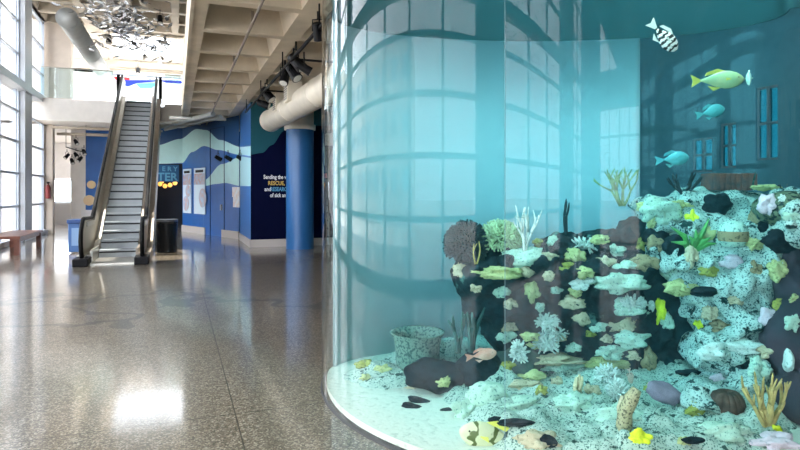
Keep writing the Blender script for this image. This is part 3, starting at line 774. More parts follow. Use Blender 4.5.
# seams on the acrylic
b = MB()
for (px) in (505,):
    l = (px-400)/F
    # ray meets the front of the cylinder
    A_ = 1+l*l; B_ = -2*(l*1.34+5.11); C_ = 1.34**2+5.11**2-4.0
    d = (-B_-math.sqrt(B_*B_-4*A_*C_))/(2*A_); p = LD(l*d, d)
    b.box(p.x-.0015, p.x+.0015, p.y-.0015, p.y+.0015, 0, TANK_TOP)
b.build('wall_seam', mat('seam pale', (.16, .27, .30), .4), tank)
b = MB(); o_ = tank_outline(2.06, 96)
b.extrude([(p.x, p.y, TANK_TOP) for p in o_], (0, 0, .14)); b.build('tank_lid', mat('lid dark', (.04, .05, .06), .6), tank)
# added pale blue panel in the tank's rear: bright haze put into its colour
def rear_pt(px, R_):
    l = (px-400)/F; e = .435; cx, cy = 1.34, 5.11
    A_ = l*l+1/(e*e); B_ = -2*(l*cx+cy/(e*e)); C_ = cx*cx+cy*cy/(e*e)-R_*R_
    d = (-B_+math.sqrt(max(0, B_*B_-4*A_*C_)))/(2*A_); return LD(l*d, d), d
b = MB(); pxs = [334+6*k for k in range(52)]
for (ya, yb_, mi) in ((0, 3.15, 0),):
    for q, r in zip(pxs, pxs[1:]):
        A, dA = rear_pt(q, 1.95); B, dB = rear_pt(r, 1.95)
        b.quad((A.x, A.y, .05), (B.x, B.y, .05), (B.x, B.y, 3.12), (A.x, A.y, 3.12))
bp_ = merge(b.build('added_haze_panel', mat('pale haze blue', (.40, .50, .53), .8), tank)); so = bp_.modifiers.new('s', 'SOLIDIFY'); so.thickness = .02; so.offset = 0
b = MB()
for q in range(334, 834, 6):
    A, dA = rear_pt(q, 1.95); B, dB = rear_pt(q+6, 1.95)
    b.quad((A.x, A.y, 3.12), (B.x, B.y, 3.12), (B.x, B.y, 3.95), (A.x, A.y, 3.95))
ub = merge(b.build('added_dark_band', mat('added dark teal', (.07, .17, .19), .8), tank)); so = ub.modifiers.new('s', 'SOLIDIFY'); so.thickness = .03; so.offset = 0  # added dark band over the bright view above, darkness put into its colour
# water: a clear body with teal absorption and faint scattering
m, nn_, L_ = nt('teal water'); out = nn_.new('ShaderNodeOutputMaterial')
va = nn_.new('ShaderNodeVolumeAbsorption'); vs = nn_.new('ShaderNodeVolumeScatter'); ad = nn_.new('ShaderNodeAddShader')
va.inputs['Color'].default_value = (.26, .87, .95, 1); va.inputs['Density'].default_value = .36
vs.inputs['Color'].default_value = (.30, .86, 1.0, 1); vs.inputs['Density'].default_value = .016; vs.inputs['Anisotropy'].default_value = .0
L_.new(va.outputs[0], ad.inputs[0]); L_.new(vs.outputs[0], ad.inputs[1]); L_.new(ad.outputs[0], out.inputs['Volume'])
b = MB(); b.extrude([(p.x, p.y, .012) for p in tank_outline(1.97, 128)], (0, 0, 3.92)); water = b.build('water', m, tank); water['label'] = 'teal water'
# sand bed
sand = rock_mat('white coral sand', (.66, .70, .60), (.52, .57, .48), None, .42, .5)
def inside(p, R_=1.9):
    dx = p.x-TC.x; dy = p.y-TC.y; l = dx*CT-dy*ST; q = dx*ST+dy*CT
    if q > 0: q /= .435
    return l*l+q*q < R_*R_
def bed(name, m, fz, mask, step=.035, R_=1.77):
    b = MB(); N_ = int(4.2/step); idx = {}
    vv = []; ff = []
    for i in range(N_+1):
        for j in range(N_+1):
            l = -.65+i*step*1.03; d = 3.1+j*step*.8
            p = LD(l, d)
            if not inside(p, R_) or not mask(l, d): continue
            idx[i, j] = len(vv); vv.append((p.x, p.y, fz(p, l, d)))
    for (i, j) in list(idx):
        if (i+1, j) in idx and (i+1, j+1) in idx and (i, j+1) in idx: ff.append((idx[i, j], idx[i+1, j], idx[i+1, j+1], idx[i, j+1]))
    b.v = vv; b.f = ff; b.m = [0]*len(ff); o = b.build(name, m, sm=True)
    s = o.modifiers.new('solid', 'SOLIDIFY'); s.thickness = .03; s.offset = -1
    return o
b = MB(); b.extrude([(p.x, p.y, .0) for p in tank_outline(1.96, 128)], (0, 0, .05)); 
o = b.build('tank_sand', sand); tag(o, 'pale sand bed spread over the floor of the aquarium', 'sand', kind='stuff')
def sm01(t): t = max(0, min(1, t)); return t*t*(3-2*t)
def rub_z(p, l, d):
    h = .06+.10*noise.noise(p*2.3)+.07*noise.noise(p*6)+.05*abs(noise.noise(p*12))+.03*noise.noise(p*22)
    px = 400+F*l/d
    e = sm01((px-425-(4.3-d)*60)/60)                       # fades out towards the left sand
    ll = math.hypot(l-1.34, (d-5.11)/(1 if d < 5.11 else .435)); h2 = (.07+.05*sm01((d-3.7)/.9)+h*.9)*e*sm01((1.9-ll)/.3)
    # low mound at the back left
    m_ = math.exp(-(((l+.15)/.35)**2+((d-4.95)/.35)**2)); h2 = max(h2, m_*.08+h*.8*m_ - .01)
    return max(.02, h2)
rubble_m = rock_mat('speckled coral rubble', (.48, .57, .49), (.06, .14, .12), (.04, .08, .07), .455, 1.9, .58)  # dark blotches paint crevice shade into the rubble
rub = bed('coral_rubble', rubble_m, rub_z, lambda l, d: True, .028, 1.93)
tag(rub, 'speckled pale green rubble ground across the front of the reef', 'rubble', kind='stuff')

# ---- reef rock masses: blobs fused by voxel remesh
def bake(o):
    dg = bpy.context.evaluated_depsgraph_get(); me = bpy.data.meshes.new_from_object(o.evaluated_get(dg)); o.modifiers.clear(); old = o.data; o.data = me; return o
BV = []
def fuse(name, blobs, m, label, cat, vox=.03, amp=.055, seed=0, kind=None, knobs=0):
    bm = bmesh.new(); rk = random.Random(seed+100); blobs = list(blobs)
    if knobs:
        for (px, py, d, rx, rz, ry) in list(blobs):
            for q in range(knobs):
                a = rk.uniform(0, 2*PI); u = rk.uniform(.1, .95)
                blobs.append((px+rx*u*math.cos(a), py+rz*u*math.sin(a), d-ry*math.sqrt(1-u*u)*.95, rx*rk.uniform(.18, .34), rz*rk.uniform(.16, .30)+2, ry*rk.uniform(.2, .4)))
    for (px, py, d, rx, rz, ry) in blobs:
        c = P(px, py, d); k = d/F
        r = bmesh.ops.create_icosphere(bm, subdivisions=3, radius=1)
        off = Vector((seed*3.1+px*.7, py*.3, 0))
        for v in r['verts']:
            n_ = 1+.22*noise.noise(v.co*1.5+off)
            q = Vector((v.co.x*rx*k*n_, v.co.y*ry*n_, v.co.z*rz*k*n_))
            w = Vector((q.x*CT+q.y*ST, -q.x*ST+q.y*CT, q.z)); v.co = c+w
    me = bpy.data.meshes.new(name); bm.to_mesh(me); bm.free()
    o = bpy.data.objects.new(name, me); COL.objects.link(o)
    r = o.modifiers.new('r', 'REMESH'); r.mode = 'VOXEL'; r.voxel_size = vox
    bake(o)
    me = o.data
    for v in me.vertices:
        p = v.co; n0 = noise.noise_vector(p*3.0+Vector((seed, 0, 0)))*amp + noise.noise_vector(p*9+Vector((0, seed, 0)))*amp*.45 + noise.noise_vector(p*24)*amp*.18
        v.co = p+n0
        # keep within the tank
        dx = v.co.x-TC.x; dy = v.co.y-TC.y; l = dx*CT-dy*ST; q = dx*ST+dy*CT; qq = q/.435 if q > 0 else q
        rr = math.hypot(l, qq)
        if rr > 1.9:
            s_ = 1.9/rr; l *= s_; q *= s_; v.co.x = TC.x+l*CT+q*ST; v.co.y = TC.y-l*ST+q*CT
        if v.co.z < .02: v.co.z = .02
    me.materials.clear(); me.materials.append(m); smooth(me); me.update()
    tag(o, label, cat, kind=kind)
    bm = bmesh.new(); bm.from_mesh(me); BV.append(BVHTree.FromBMesh(bm)); bm.free()
    return o
dark_shade_rock = rock_mat('dark recess rock', (.007, .02, .026), (.003, .007, .01), (.08, .17, .15), .5, .5, .64)  # dark rock; its tone also stands in for shade in the recess caves
pale_rock = rock_mat('pale encrusted rock', (.46, .57, .52), (.04, .11, .11), (.015, .04, .04), .46, 1.8, .565)  # large dark blotches put crevice shade into the colour
brown_rock = rock_mat('brown green rock', (.13, .16, .10), (.01, .02, .02), (.25, .28, .15), .5, .8, .62)
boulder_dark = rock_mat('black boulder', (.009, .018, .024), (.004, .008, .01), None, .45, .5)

A_bl = []
for x in range(478, 650, 22): A_bl.append((x, 272+3*math.sin(x), 4.85, 24, 20, .30))
A_bl += [(470, 280, 4.85, 16, 18, .2), (478, 300, 4.9, 18, 22, .22), (505, 300, 4.9, 32, 30, .3), (545, 300, 4.95, 38, 38, .3), (590, 300, 4.95, 40, 40, .3), (630, 300, 4.95, 40, 45, .3),
         (500, 325, 4.95, 20, 26, .25), (530, 345, 4.95, 36, 40, .28), (575, 345, 4.95, 42, 42, .28), (625, 345, 4.95, 42, 42, .28), (670, 340, 4.95, 36, 45, .25), (535, 385, 4.9, 40, 22, .3), (600, 385, 4.9, 60, 22, .3), (665, 380, 4.9, 30, 20, .3),
         (560, 248, 4.95, 26, 14, .25), (600, 245, 5.0, 26, 16, .25), (640, 240, 5.0, 26, 20, .25), (500, 262, 4.9, 20, 14, .2)]
reefA = fuse('reef_ledge', A_bl, dark_shade_rock, 'dark overhanging rock ledge in the middle of the reef', 'rock', amp=.07, seed=1, knobs=3)
B_bl = [(668, 222, 5.0, 32, 22, .25), (700, 240, 4.95, 30, 30, .3), (735, 245, 4.85, 36, 34, .3), (700, 270, 4.8, 36, 28, .32), (672, 262, 4.85, 26, 20, .25), (740, 285, 4.75, 42, 42, .35), (712, 300, 4.75, 30, 30, .3), (765, 290, 4.8, 18, 34, .25), (690, 300, 4.8, 20, 20, .25),
        (700, 305, 4.75, 22, 24, .25), (745, 325, 4.7, 34, 26, .3), (704, 356, 4.6, 20, 16, .28), (720, 350, 4.55, 34, 20, .3), (755, 350, 4.7, 14, 14, .2), (735, 205, 5.05, 50, 16, .22), (790, 208, 5.05, 30, 20, .22), (735, 395, 4.35, 50, 16, .35), (690, 400, 4.3, 40, 16, .35),
        (775, 240, 4.75, 34, 22, .2), (755, 375, 4.5, 14, 18, .2), (800, 232, 4.5, 24, 14, .2), (790, 208, 4.6, 26, 18, .2), (655, 205, 5.0, 24, 12, .2), (690, 205, 5.0, 34, 16, .2), (770, 265, 4.7, 18, 26, .2), (650, 250, 4.95, 14, 14, .2)]
B_bl = [(x_, y_, d_-max(0, x_-740)*.006, a_, b_, c_) for (x_, y_, d_, a_, b_, c_) in B_bl]
reefB = fuse('reef_boulder', B_bl, pale_rock, 'big pale speckled rock mass on the right of the reef', 'rock', amp=.055, seed=2, vox=.022, knobs=7)
C_bl = [(px_, py_, d_-(px_-760)*.013-.25, a_, b_, c_) for (px_, py_, d_, a_, b_, c_) in [(795, 290, 5.1, 28, 45, .2), (800, 335, 5.0, 30, 40, .2), (780, 370, 4.95, 26, 26, .25), (800, 250, 5.15, 30, 25, .15), (800, 400, 4.8, 26, 26, .25), (765, 365, 4.95, 16, 20, .2), (730, 368, 4.85, 30, 14, .2)]]
reefC = fuse('reef_cave_rock', C_bl, mat('dark plum rock', (.02, .028, .04), .9, col2=(.05, .03, .045), scale=3), 'dark plum rock filling the shaded voids behind the pale mass at the right edge', 'rock', seed=3)  # dark colour stands in for shade in the voids on the right
D_bl = [(782, 207, 4.32, 24, 17, .2)]
reefD = fuse('reef_mound', D_bl, brown_rock, 'olive brown rock mound on top of the reef at the right', 'rock', amp=.03, seed=4, vox=.02)
E_bl = [(436, 375, 4.6, 32, 15, .16)]
fuse('dark_boulder', E_bl, boulder_dark, 'long black boulder behind the two black slabs', 'rock', amp=.03, seed=5, vox=.02)
fuse('dark_boulder', [(480, 370, 4.6, 24, 20, .18)], boulder_dark, 'black boulder below the red fish', 'rock', amp=.03, seed=6, vox=.02)
fuse('dark_boulder', [(514, 368, 4.65, 22, 18, .18), (524, 358, 4.7, 16, 16, .15)], mat('dark green rock', (.03, .07, .055), .9, col2=(.015, .035, .04), scale=5), 'dark green boulder between the red fish and the ledge', 'rock', amp=.03, seed=7, vox=.02)
bm = bmesh.new(); bm.from_mesh(rub.data); BV.append(BVHTree.FromBMesh(bm)); bm.free()
def hit(px, py):
    o = Vector((0, 0, CAMH)); t = (P(px, py, 1)-o); best = None
    for bv in BV:
        h = bv.ray_cast(o, t.normalized())
        if h[0] is not None:
            d = h[0].x*ST+h[0].y*CT
            if best is None or d < best: best = d
    return best if best else 4.85

# ---- generators
def lump(name, px, py, w, h, m, label, cat, group=None, amp=.22, d=None, sub=4, fr=2.5, depth=.7, sink=.25, jag=0.0):
    dd = d or hit(px, py); k = dd/F; rx, rz = w/2*k, h/2*k; ry = max(rx, rz)*depth
    dd2 = dd+ry*sink if d is None else dd
    c = P(px, py, dd2); bm = bmesh.new(); bmesh.ops.create_icosphere(bm, subdivisions=sub, radius=1)
    off = Vector((px*.37, py*.21, 1))
    for v in bm.verts:
        n_ = 1+amp*noise.noise(v.co*fr*.6+off)*2+amp*.6*noise.noise(v.co*fr*2+off)+jag*noise.noise(v.co*fr*5+off)
        q = Vector((v.co.x*rx*n_, v.co.y*ry*n_, v.co.z*rz*n_)); v.co = Vector((q.x*CT+q.y*ST, -q.x*ST+q.y*CT, q.z))
    me = bpy.data.meshes.new(name); bm.to_mesh(me); bm.free(); smooth(me); me.materials.append(m)
    o = bpy.data.objects.new(name, me); COL.objects.link(o); o.location = c
    if label: tag(o, label, cat, group)
    return o
def grow(b, p, dirv, ln, r, depth, rnd, spread=.5, kids=2, seg=3, up=.15):
    pts = [p]; rad = [r]; q = p.copy(); dv = dirv.normalized()
    for s in range(seg):
        dv = (dv+Vector((rnd.uniform(-1, 1), rnd.uniform(-1, 1)*.5, rnd.uniform(-.5, 1)))*.18+Vector((0, 0, up*.3))).normalized()
        q = q+dv*ln/seg; pts.append(q.copy()); rad.append(r*(1-.35*(s+1)/seg))
    if depth == 0: rad[-1] = r*.45
    b.tube(pts, rad, 6)
    if depth > 0:
        for k in range(kids):
            nd = (dv+Vector((rnd.uniform(-1, 1), rnd.uniform(-1, 1), rnd.uniform(-.2, .8)))*spread).normalized()
            st = pts[rnd.randint(1, seg)] if k else pts[-1]
            grow(b, st, nd, ln*rnd.uniform(.6, .85), r*.72, depth-1, rnd, spread, kids, seg, up)
def branchy(name, px, py, h, m, label, cat, n=4, r=.012, depth=2, spread=.6, seed=1, d=None, kids=2, lean=(0, 0), group=None, wid=.5):
    dd = d or hit(px, py)+.01; k = dd/F; base = P(px, py, dd); rn = random.Random(seed); b = MB()
    H = h*k
    for i in range(n):
        a = rn.uniform(-1, 1)
        dv = Vector((a*wid*CT+lean[0], -a*wid*ST+rn.uniform(-.3, .3), 1+lean[1]))
        grow(b, base+Vector((a*wid*H*.12, 0, 0)), dv, H*.45, r, depth, rn, spread, kids)
    o = b.build(name, m, sm=True, origin=base); return tag(o, label, cat, group)
def bushy(name, px, py, w, h, m, label, cat, n=260, ln=.06, r=.006, seed=1, d=None, core=None):
    """rounded coral head covered in short knobbly branchlets"""
    dd = d or hit(px, py+h*.3); k = dd/F; c = P(px, py, dd); rx, rz = w/2*k, h/2*k; ry = rx*.8; rn = random.Random(seed); b = MB()
    for i in range(n):
        z = 1-1.55*(i+.5)/n; ph = i*2.39996; s = math.sqrt(max(0, 1-z*z)); u = Vector((s*math.cos(ph), s*math.sin(ph), z))
        q = Vector((u.x*rx, u.y*ry, u.z*rz)); q = Vector((q.x*CT+q.y*ST, -q.x*ST+q.y*CT, q.z)); w_ = Vector((u.x*CT+u.y*ST, -u.x*ST+u.y*CT, u.z))
        for t in range(2):
            dv = (w_+Vector((rn.uniform(-1, 1), rn.uniform(-1, 1), rn.uniform(-1, 1)))*.6).normalized()
            p0 = c+q*.82; b.tube([p0, p0+dv*ln*.6, p0+dv*ln*rn.uniform(.9, 1.4)], [r*1.5, r*1.2, r*1.0], 5)
    o = b.build(name, m, sm=True, origin=c)
    bm = bmesh.new(); bmesh.ops.create_icosphere(bm, subdivisions=3, radius=1)
    for v in bm.verts:
        q = Vector((v.co.x*rx*.84, v.co.y*ry*.84, v.co.z*rz*.84)); v.co = Vector((q.x*CT+q.y*ST, -q.x*ST+q.y*CT, q.z))
    me = bpy.data.meshes.new('coral_core'); bm.to_mesh(me); bm.free(); smooth(me); me.materials.append(core or m)
    oc = bpy.data.objects.new('coral_core', me); COL.objects.link(oc); oc.parent = o
    return tag(o, label, cat)

C = {
 'mint': rock_mat('mint encrusting coral', (.48, .62, .50), (.14, .26, .22), None, .42, 1.2),
 'white': rock_mat('white mint coral', (.66, .72, .66), (.30, .4, .36), None, .42, 1.2),
 'yellow': rock_mat('yellow green coral', (.52, .52, .24), (.25, .26, .10), None, .42, 1.0),
 'olive': rock_mat('olive yellow coral', (.34, .34, .08), (.10, .11, .04), None, .42, 1.0),
 'tan': rock_mat('tan coral', (.56, .46, .31), (.26, .22, .14), None, .42, 1.0),
 'brown': rock_mat('brown coral', (.35, .26, .15), (.12, .10, .06), None, .44, 1.0),
 'pink': rock_mat('pinkish crust coral', (.72, .56, .62), (.4, .35, .4), None, .38, 1.0),
 'lime': mat('lime yellow sponge', (.80, .82, .03), .7, var=.15, scale=12),
 'green': mat('leaf green blade', (.10, .34, .08), .6, var=.2, scale=10),
 'teal': mat('teal green stalk', (.02, .09, .08), .7, var=.3, scale=12),
 'darkteal': mat('dark teal branch', (.006, .022, .030), .7, var=.3, scale=12),
 'gorg': mat('mustard sea fan', (.50, .36, .13), .8, var=.2, scale=20),
 'purple': mat('grey purple fan', (.25, .19, .25), .8, var=.15, scale=14),
}
NAME = {'mint': 'pale mint', 'white': 'white', 'yellow': 'yellow green', 'olive': 'olive', 'tan': 'tan', 'brown': 'brown', 'pink': 'pinkish'}
PL = [  # x0,x1,y0,y1,colour, where
 (505, 545, 250, 267, 'mint', 'broad flat', 'under the white plant'), (480, 516, 268, 278, 'yellow', 'long flat', 'on the left front edge of the ledge'),
 (494, 508, 284, 296, 'mint', 'small', 'hanging below the left edge of the ledge'), (520, 532, 268, 276, 'tan', 'small', 'right of the long flat plate on the ledge edge'),
 (526, 538, 279, 299, 'yellow', 'upright', 'below the ledge under the white plant'), (543, 556, 254, 263, 'tan', 'small', 'on the ledge just right of the broad mint plate'),
 (564, 581, 250, 262, 'yellow', 'rounded', 'on the ledge above the olive coral'), (560, 574, 264, 271, 'olive', 'flat', 'on the ledge face below the rounded yellow coral'),
 (577, 591, 268, 278, 'yellow', 'small', 'on the ledge at the edge of the bright reflection'), (574, 591, 279, 288, 'white', 'oval', 'on the ledge face below the small yellow coral'),
 (571, 582, 288, 296, 'yellow', 'little', 'directly under the oval white coral'), (563, 582, 297, 307, 'tan', 'flat', 'below the little yellow coral on the ledge face'),
 (576, 592, 312, 323, 'tan', 'square', 'in the middle of the dark rock face'), (585, 594, 331, 337, 'olive', 'tiny', 'under the square tan coral'),
 (598, 640, 275, 290, 'mint', 'wide', 'across the ledge face behind the bright reflection'), (612, 642, 301, 312, 'mint', 'flat', 'below the wide mint coral in the reflection'),
 (611, 632, 316, 331, 'tan', 'wedge shaped', 'in the bright reflection beside the cave'), (502, 516, 321, 330, 'tan', 'small', 'left of the lacy coral on the dark rock'),
 (499, 512, 331, 341, 'mint', 'small', 'under the small tan coral at the left of the dark rock'), (523, 537, 333, 340, 'yellow', 'small', 'left of the lacy coral, upper of a pair'),
 (526, 537, 341, 350, 'yellow', 'small', 'left of the lacy coral, lower of a pair'), (552, 564, 335, 341, 'tan', 'small', 'right of the lacy coral'),
 (517, 568, 354, 362, 'tan', 'long thin shelf', 'below the lacy coral'), (540, 579, 361, 369, 'mint', 'thin shelf', 'just below the long tan shelf'),
 (521, 542, 371, 379, 'yellow', 'flat', 'at the foot of the dark rock'), (580, 622, 358, 370, 'yellow', 'long shelf', 'on the lower dark rock above the finger coral'),
 (595, 622, 344, 357, 'mint', 'flat', 'above the long shelf on the lower dark rock'), (514, 537, 381, 390, 'tan', 'ragged', 'on the rubble edge below the flat yellow coral'),
 (537, 546, 387, 395, 'olive', 'star shaped', 'beside the ragged tan coral'), (552, 561, 378, 388, 'tan', 'tiny', 'left of the finger coral'),
 (585, 599, 386, 397, 'tan', 'round', 'right of the finger coral'), (620, 646, 304, 315, 'mint', 'ragged', 'at the left side of the cave mouth'),
 (648, 655, 301, 310, 'white', 'tiny', 'left of the lime sponge in the cave'), (662, 672, 315, 329, 'mint', 'small', 'under the lime sponge'),
 (620, 644, 332, 346, 'mint', 'slanting', 'in the lower cave mouth'), (670, 692, 282, 294, 'yellow', 'cream tinted', 'above the cave'),
 (646, 673, 201, 221, 'mint', 'mushroom shaped', 'on top of the reef below the dark branches'), (638, 654, 203, 212, 'yellow', 'thin', 'left of the mushroom shaped coral'),
 (672, 690, 201, 208, 'yellow', 'thin', 'right of the mushroom shaped coral'), (648, 655, 218, 226, 'yellow', 'tiny', 'under the mushroom shaped coral'),
 (636, 646, 239, 249, 'olive', 'small', 'beside the bright reflection on the upper reef'), (648, 662, 238, 252, 'brown', 'round', 'left of the green blades'),
 (636, 657, 257, 271, 'brown', 'wide', 'below the round brown coral'), (686, 697, 250, 267, 'tan', 'upright', 'below the green blades'),
 (779, 786, 195, 202, 'white', 'small', 'on the olive brown mound'), (760, 777, 198, 213, 'pink', 'smooth oval', 'at the left of the olive brown mound'),
 (754, 775, 185, 190, 'yellow', 'flat', 'on the reef top right of the rusty block'), (786, 801, 213, 221, 'mint', 'flat', 'below the olive brown mound at the right edge'),
 (722, 743, 256, 268, 'pink', 'flat', 'on the pale mass below the banded barrel sponge'), (771, 785, 262, 279, 'yellow', 'upright', 'on the right edge of the pale mass'),
 (751, 760, 263, 276, 'brown', 'small', 'in a hollow of the pale mass'), (712, 736, 321, 331, 'brown', 'sausage shaped', 'at the foot of the pale mass'),
 (774, 784, 300, 310, 'olive', 'small', 'on the right rim of the pale mass'), (762, 775, 310, 324, 'pink', 'small', 'under the olive coral at the right rim'),
 (704, 714, 307, 320, 'tan', 'round', 'on the lower left of the pale mass'), (718, 760, 341, 352, 'white', 'large smooth lobed', 'on the lower pale mass'),
 (700, 725, 346, 357, 'white', 'smooth', 'left of the large lobed white coral'), (749, 765, 362, 388, 'mint', 'tall', 'between the brown ball coral and the dark plum rock'),
 (760, 776, 347, 357, 'tan', 'round', 'on the dark plum rock'), (686, 701, 407, 422, 'olive', 'cup shaped', 'on the rubble left of the brown ball coral'),
 (646, 656, 384, 396, 'olive', 'small', 'behind the grey purple fan'), (679, 692, 438, 446, 'yellow', 'small pale', 'at the bottom front of the rubble'),
 (630, 648, 432, 447, 'lime', 'bright', 'at the bottom front beside the curved tube'), (772, 780, 426, 433, 'lime', 'tiny bright', 'at the foot of the mustard branches'),
 (656, 664, 298, 319, 'lime', 'upright', 'in the cave'), (642, 653, 352, 371, 'brown', 'round', 'at the lower right of the cave'),
 (695, 703, 320, 327, 'lime', 'tiny', 'at the foot of the pale mass above the smooth corals'),
 (470, 505, 384, 415, 'mint', 'big round', 'on the sand in front of the red fish'), (455, 466, 264, 276, 'tan', 'small', 'under the dark bushy coral'),
 (358, 372, 361, 368, 'olive', 'small', 'on the low mound at the left'), (376, 388, 366, 374, 'yellow', 'small', 'on the low mound in front of the urn'), (362, 371, 375, 382, 'yellow', 'tiny', 'at the foot of the low left mound'),
 (438, 450, 378, 386, 'yellow', 'small', 'between the two black boulders'), (406, 414, 386, 394, 'tan', 'small', 'left of the black boulder'),
 (455, 478, 402, 420, 'mint', 'low', 'left of the big round coral on the sand'), (523, 556, 434, 448, 'tan', 'flat', 'on the rubble left of the red fish at the bottom'),
 (560, 590, 396, 412, 'mint', 'low', 'under the finger coral'), (500, 540, 398, 412, 'mint', 'low mounded', 'on the rubble right of the big round coral'),
 (600, 640, 408, 424, 'mint', 'low mounded', 'left of the curved tube'), (700, 740, 424, 438, 'mint', 'low mounded', 'under the brown ball coral'),
 (534, 546, 240, 247, 'olive', 'small', 'on the ledge top right of the white plume'), (548, 560, 238, 246, 'mint', 'small', 'on the ledge top near the tall dark sea whip'), (592, 606, 236, 244, 'yellow', 'flat', 'on the ledge top right of the lacy pale coral'), (606, 622, 246, 256, 'mint', 'ragged', 'on the upper ledge in the bright reflection'), (598, 612, 258, 268, 'tan', 'small', 'on the upper ledge under the ragged mint coral'), (616, 634, 262, 272, 'mint', 'flat', 'on the upper ledge above the wide mint coral'),
 (544, 554, 272, 280, 'tan', 'small', 'on the dark face below the olive ledge corals'), (548, 560, 286, 294, 'mint', 'little', 'on the dark face left of the oval white coral'), (506, 516, 300, 308, 'tan', 'tiny', 'on the dark face above the small tan coral'), (534, 544, 304, 311, 'mint', 'tiny', 'just above the upper lacy coral'), (592, 604, 322, 331, 'mint', 'tiny', 'right of the square tan coral'), (600, 612, 336, 343, 'tan', 'small', 'above the flat mint coral on the lower dark rock'),
 (568, 580, 344, 351, 'mint', 'small', 'right of the lower lacy coral'), (503, 513, 362, 370, 'olive', 'small', 'at the foot of the dark rock on the left'), (472, 482, 284, 292, 'tan', 'small', 'on the left end of the ledge'), (628, 640, 352, 360, 'tan', 'small', 'at the left foot of the cave'), (664, 676, 232, 238, 'mint', 'small', 'in the hollow below the mushroom shaped coral'), (702, 716, 268, 276, 'olive', 'small', 'on the upper pale mass left of the pink crust'),
 (730, 742, 296, 304, 'tan', 'tiny', 'in the middle of the pale mass'), (748, 760, 240, 250, 'yellow', 'small', 'on the upper right of the pale mass'), (664, 676, 268, 278, 'mint', 'round', 'on the left shoulder of the pale mass'), (788, 799, 318, 330, 'mint', 'small', 'on the dark plum rock at the right edge'), (790, 799, 296, 303, 'yellow', 'tiny', 'on the dark plum rock above the small mint coral'), (712, 724, 376, 384, 'pink', 'small', 'above the brown ball coral'),
 (752, 790, 436, 450, 'pink', 'low', 'at the bottom front right corner'),
]
for (x0, x1, y0, y1, c_, adj, where) in PL:
    w, h = x1-x0, y1-y0; big = w > 30
    nm = 'sponge' if c_ == 'lime' else ('rounded_coral' if (big and h > 12) else 'coral_plate')
    cat = 'sponge' if c_ == 'lime' else 'coral'
    lump(nm, (x0+x1)/2, (y0+y1)/2, w*1.2, h*1.2, C[c_], '%s %s %s %s' % (adj, 'lime yellow' if c_ == 'lime' else NAME[c_], 'sponge' if cat == 'sponge' else 'coral', where), cat, amp=.34 if not (big and h > 25) else .06, jag=.2 if c_ in ('mint', 'yellow', 'tan', 'olive') and w < 60 else .06, sink=.15, depth=.55)
for (px, py, w_, h_, lb) in ((656, 238, 26, 22, 'dark lump as shade in the hollow under the mushroom shaped coral'), (675, 246, 24, 20, 'dark lump as shade in the hollow left of the lobed yellow sponge'), (717, 204, 30, 20, 'dark lump as shade of the void below the rusty block'), (782, 240, 36, 22, 'dark lump as shade of the void below the flat mint coral at the right edge'), (744, 366, 16, 18, 'dark lump as shade in the hollow above the mustard branches'), (765, 226, 14, 14, 'dark lump as shade of the void right of the grey brown pillar'), (700, 292, 20, 9, 'dark lump as shade of the void left of the black lump in the pale mass')):  # dark lumps added where the voids hold only shade
    lump('dark_shade_rock', px, py, w_, h_, boulder_dark, lb, 'rock', amp=.2, sink=.25, depth=.4, jag=.1)
# lacy pale corals
LACY = [(546, 322, 20, 16, 'upper lacy white coral on the dark rock face'), (545, 343, 22, 20, 'lower lacy white coral on the dark rock face'), (556, 332, 16, 10, 'small lacy white coral between the two larger lacy ones'), (519, 354, 9, 20, 'narrow lacy white coral on the left of the dark rock'), (607, 375, 18, 12, 'lacy white coral on the dark rock right of the finger coral'), (618, 392, 14, 18, 'lacy white coral beside the curved tube'), (633, 304, 18, 10, 'lacy white coral beside the cave mouth'), (583, 246, 26, 8, 'lacy pale coral on the ledge top near the bright reflection')]
for k, (px, py, w, h, lb) in enumerate(LACY):
    bushy('lace_coral', px, py, w, h, C['white'], lb, 'coral', n=46, ln=.045, r=.006, seed=k+5)
bushy('bush_coral', 466, 245, 38, 44, C['darkteal'], 'dark bushy coral at the top left of the reef', 'coral', n=420, ln=.05, r=.006, seed=1, d=4.75)
bushy('bush_coral', 500, 239, 42, 34, mat('green branch coral', (.42, .52, .30), .7, var=.3, scale=20), 'green bushy coral beside the dark one on the reef top', 'coral', n=420, ln=.04, r=.007, seed=2, d=4.8, core=C['darkteal'])
branchy('sea_whip', 476, 264, 30, mat('golden branch', (.45, .36, .10), .7), 'thin golden branched sea whip in front of the bushy corals', 'coral', n=2, r=.007, depth=1, spread=.6, seed=4, d=4.35)
branchy('sea_plume', 525, 252, 44, mat('white plume', (.72, .68, .62), .8, var=.2, scale=20), 'white upright plume plant on the broad flat coral', 'coral', n=6, r=.012, depth=2, spread=.35, seed=5, d=4.62, wid=.2)
branchy('staghorn_coral', 684, 194, 30, C['darkteal'], 'dark branching coral on the reef top left of the rusty block', 'coral', n=8, r=.014, depth=1, spread=.45, seed=8, d=4.85, wid=.9, lean=(-.2, 0))
branchy('sea_whip', 566, 236, 46, C['darkteal'], 'tall dark sea whip on the ledge left of the bright reflection', 'coral', n=2, r=.014, depth=1, spread=.25, seed=12, d=4.9, wid=.12)
branchy('leafy_plant', 622, 206, 38, mat('leafy green', (.22, .30, .12), .7, var=.3, scale=15), 'leafy green sprig standing in the bright reflection', 'plant', n=7, r=.013, depth=2, spread=.9, seed=14, d=4.85, wid=.6)
branchy('sea_fan', 768, 426, 52, C['gorg'], 'mustard branching sea fan at the lower right of the reef', 'coral', n=7, r=.017, depth=2, spread=.5, seed=21, wid=.9)
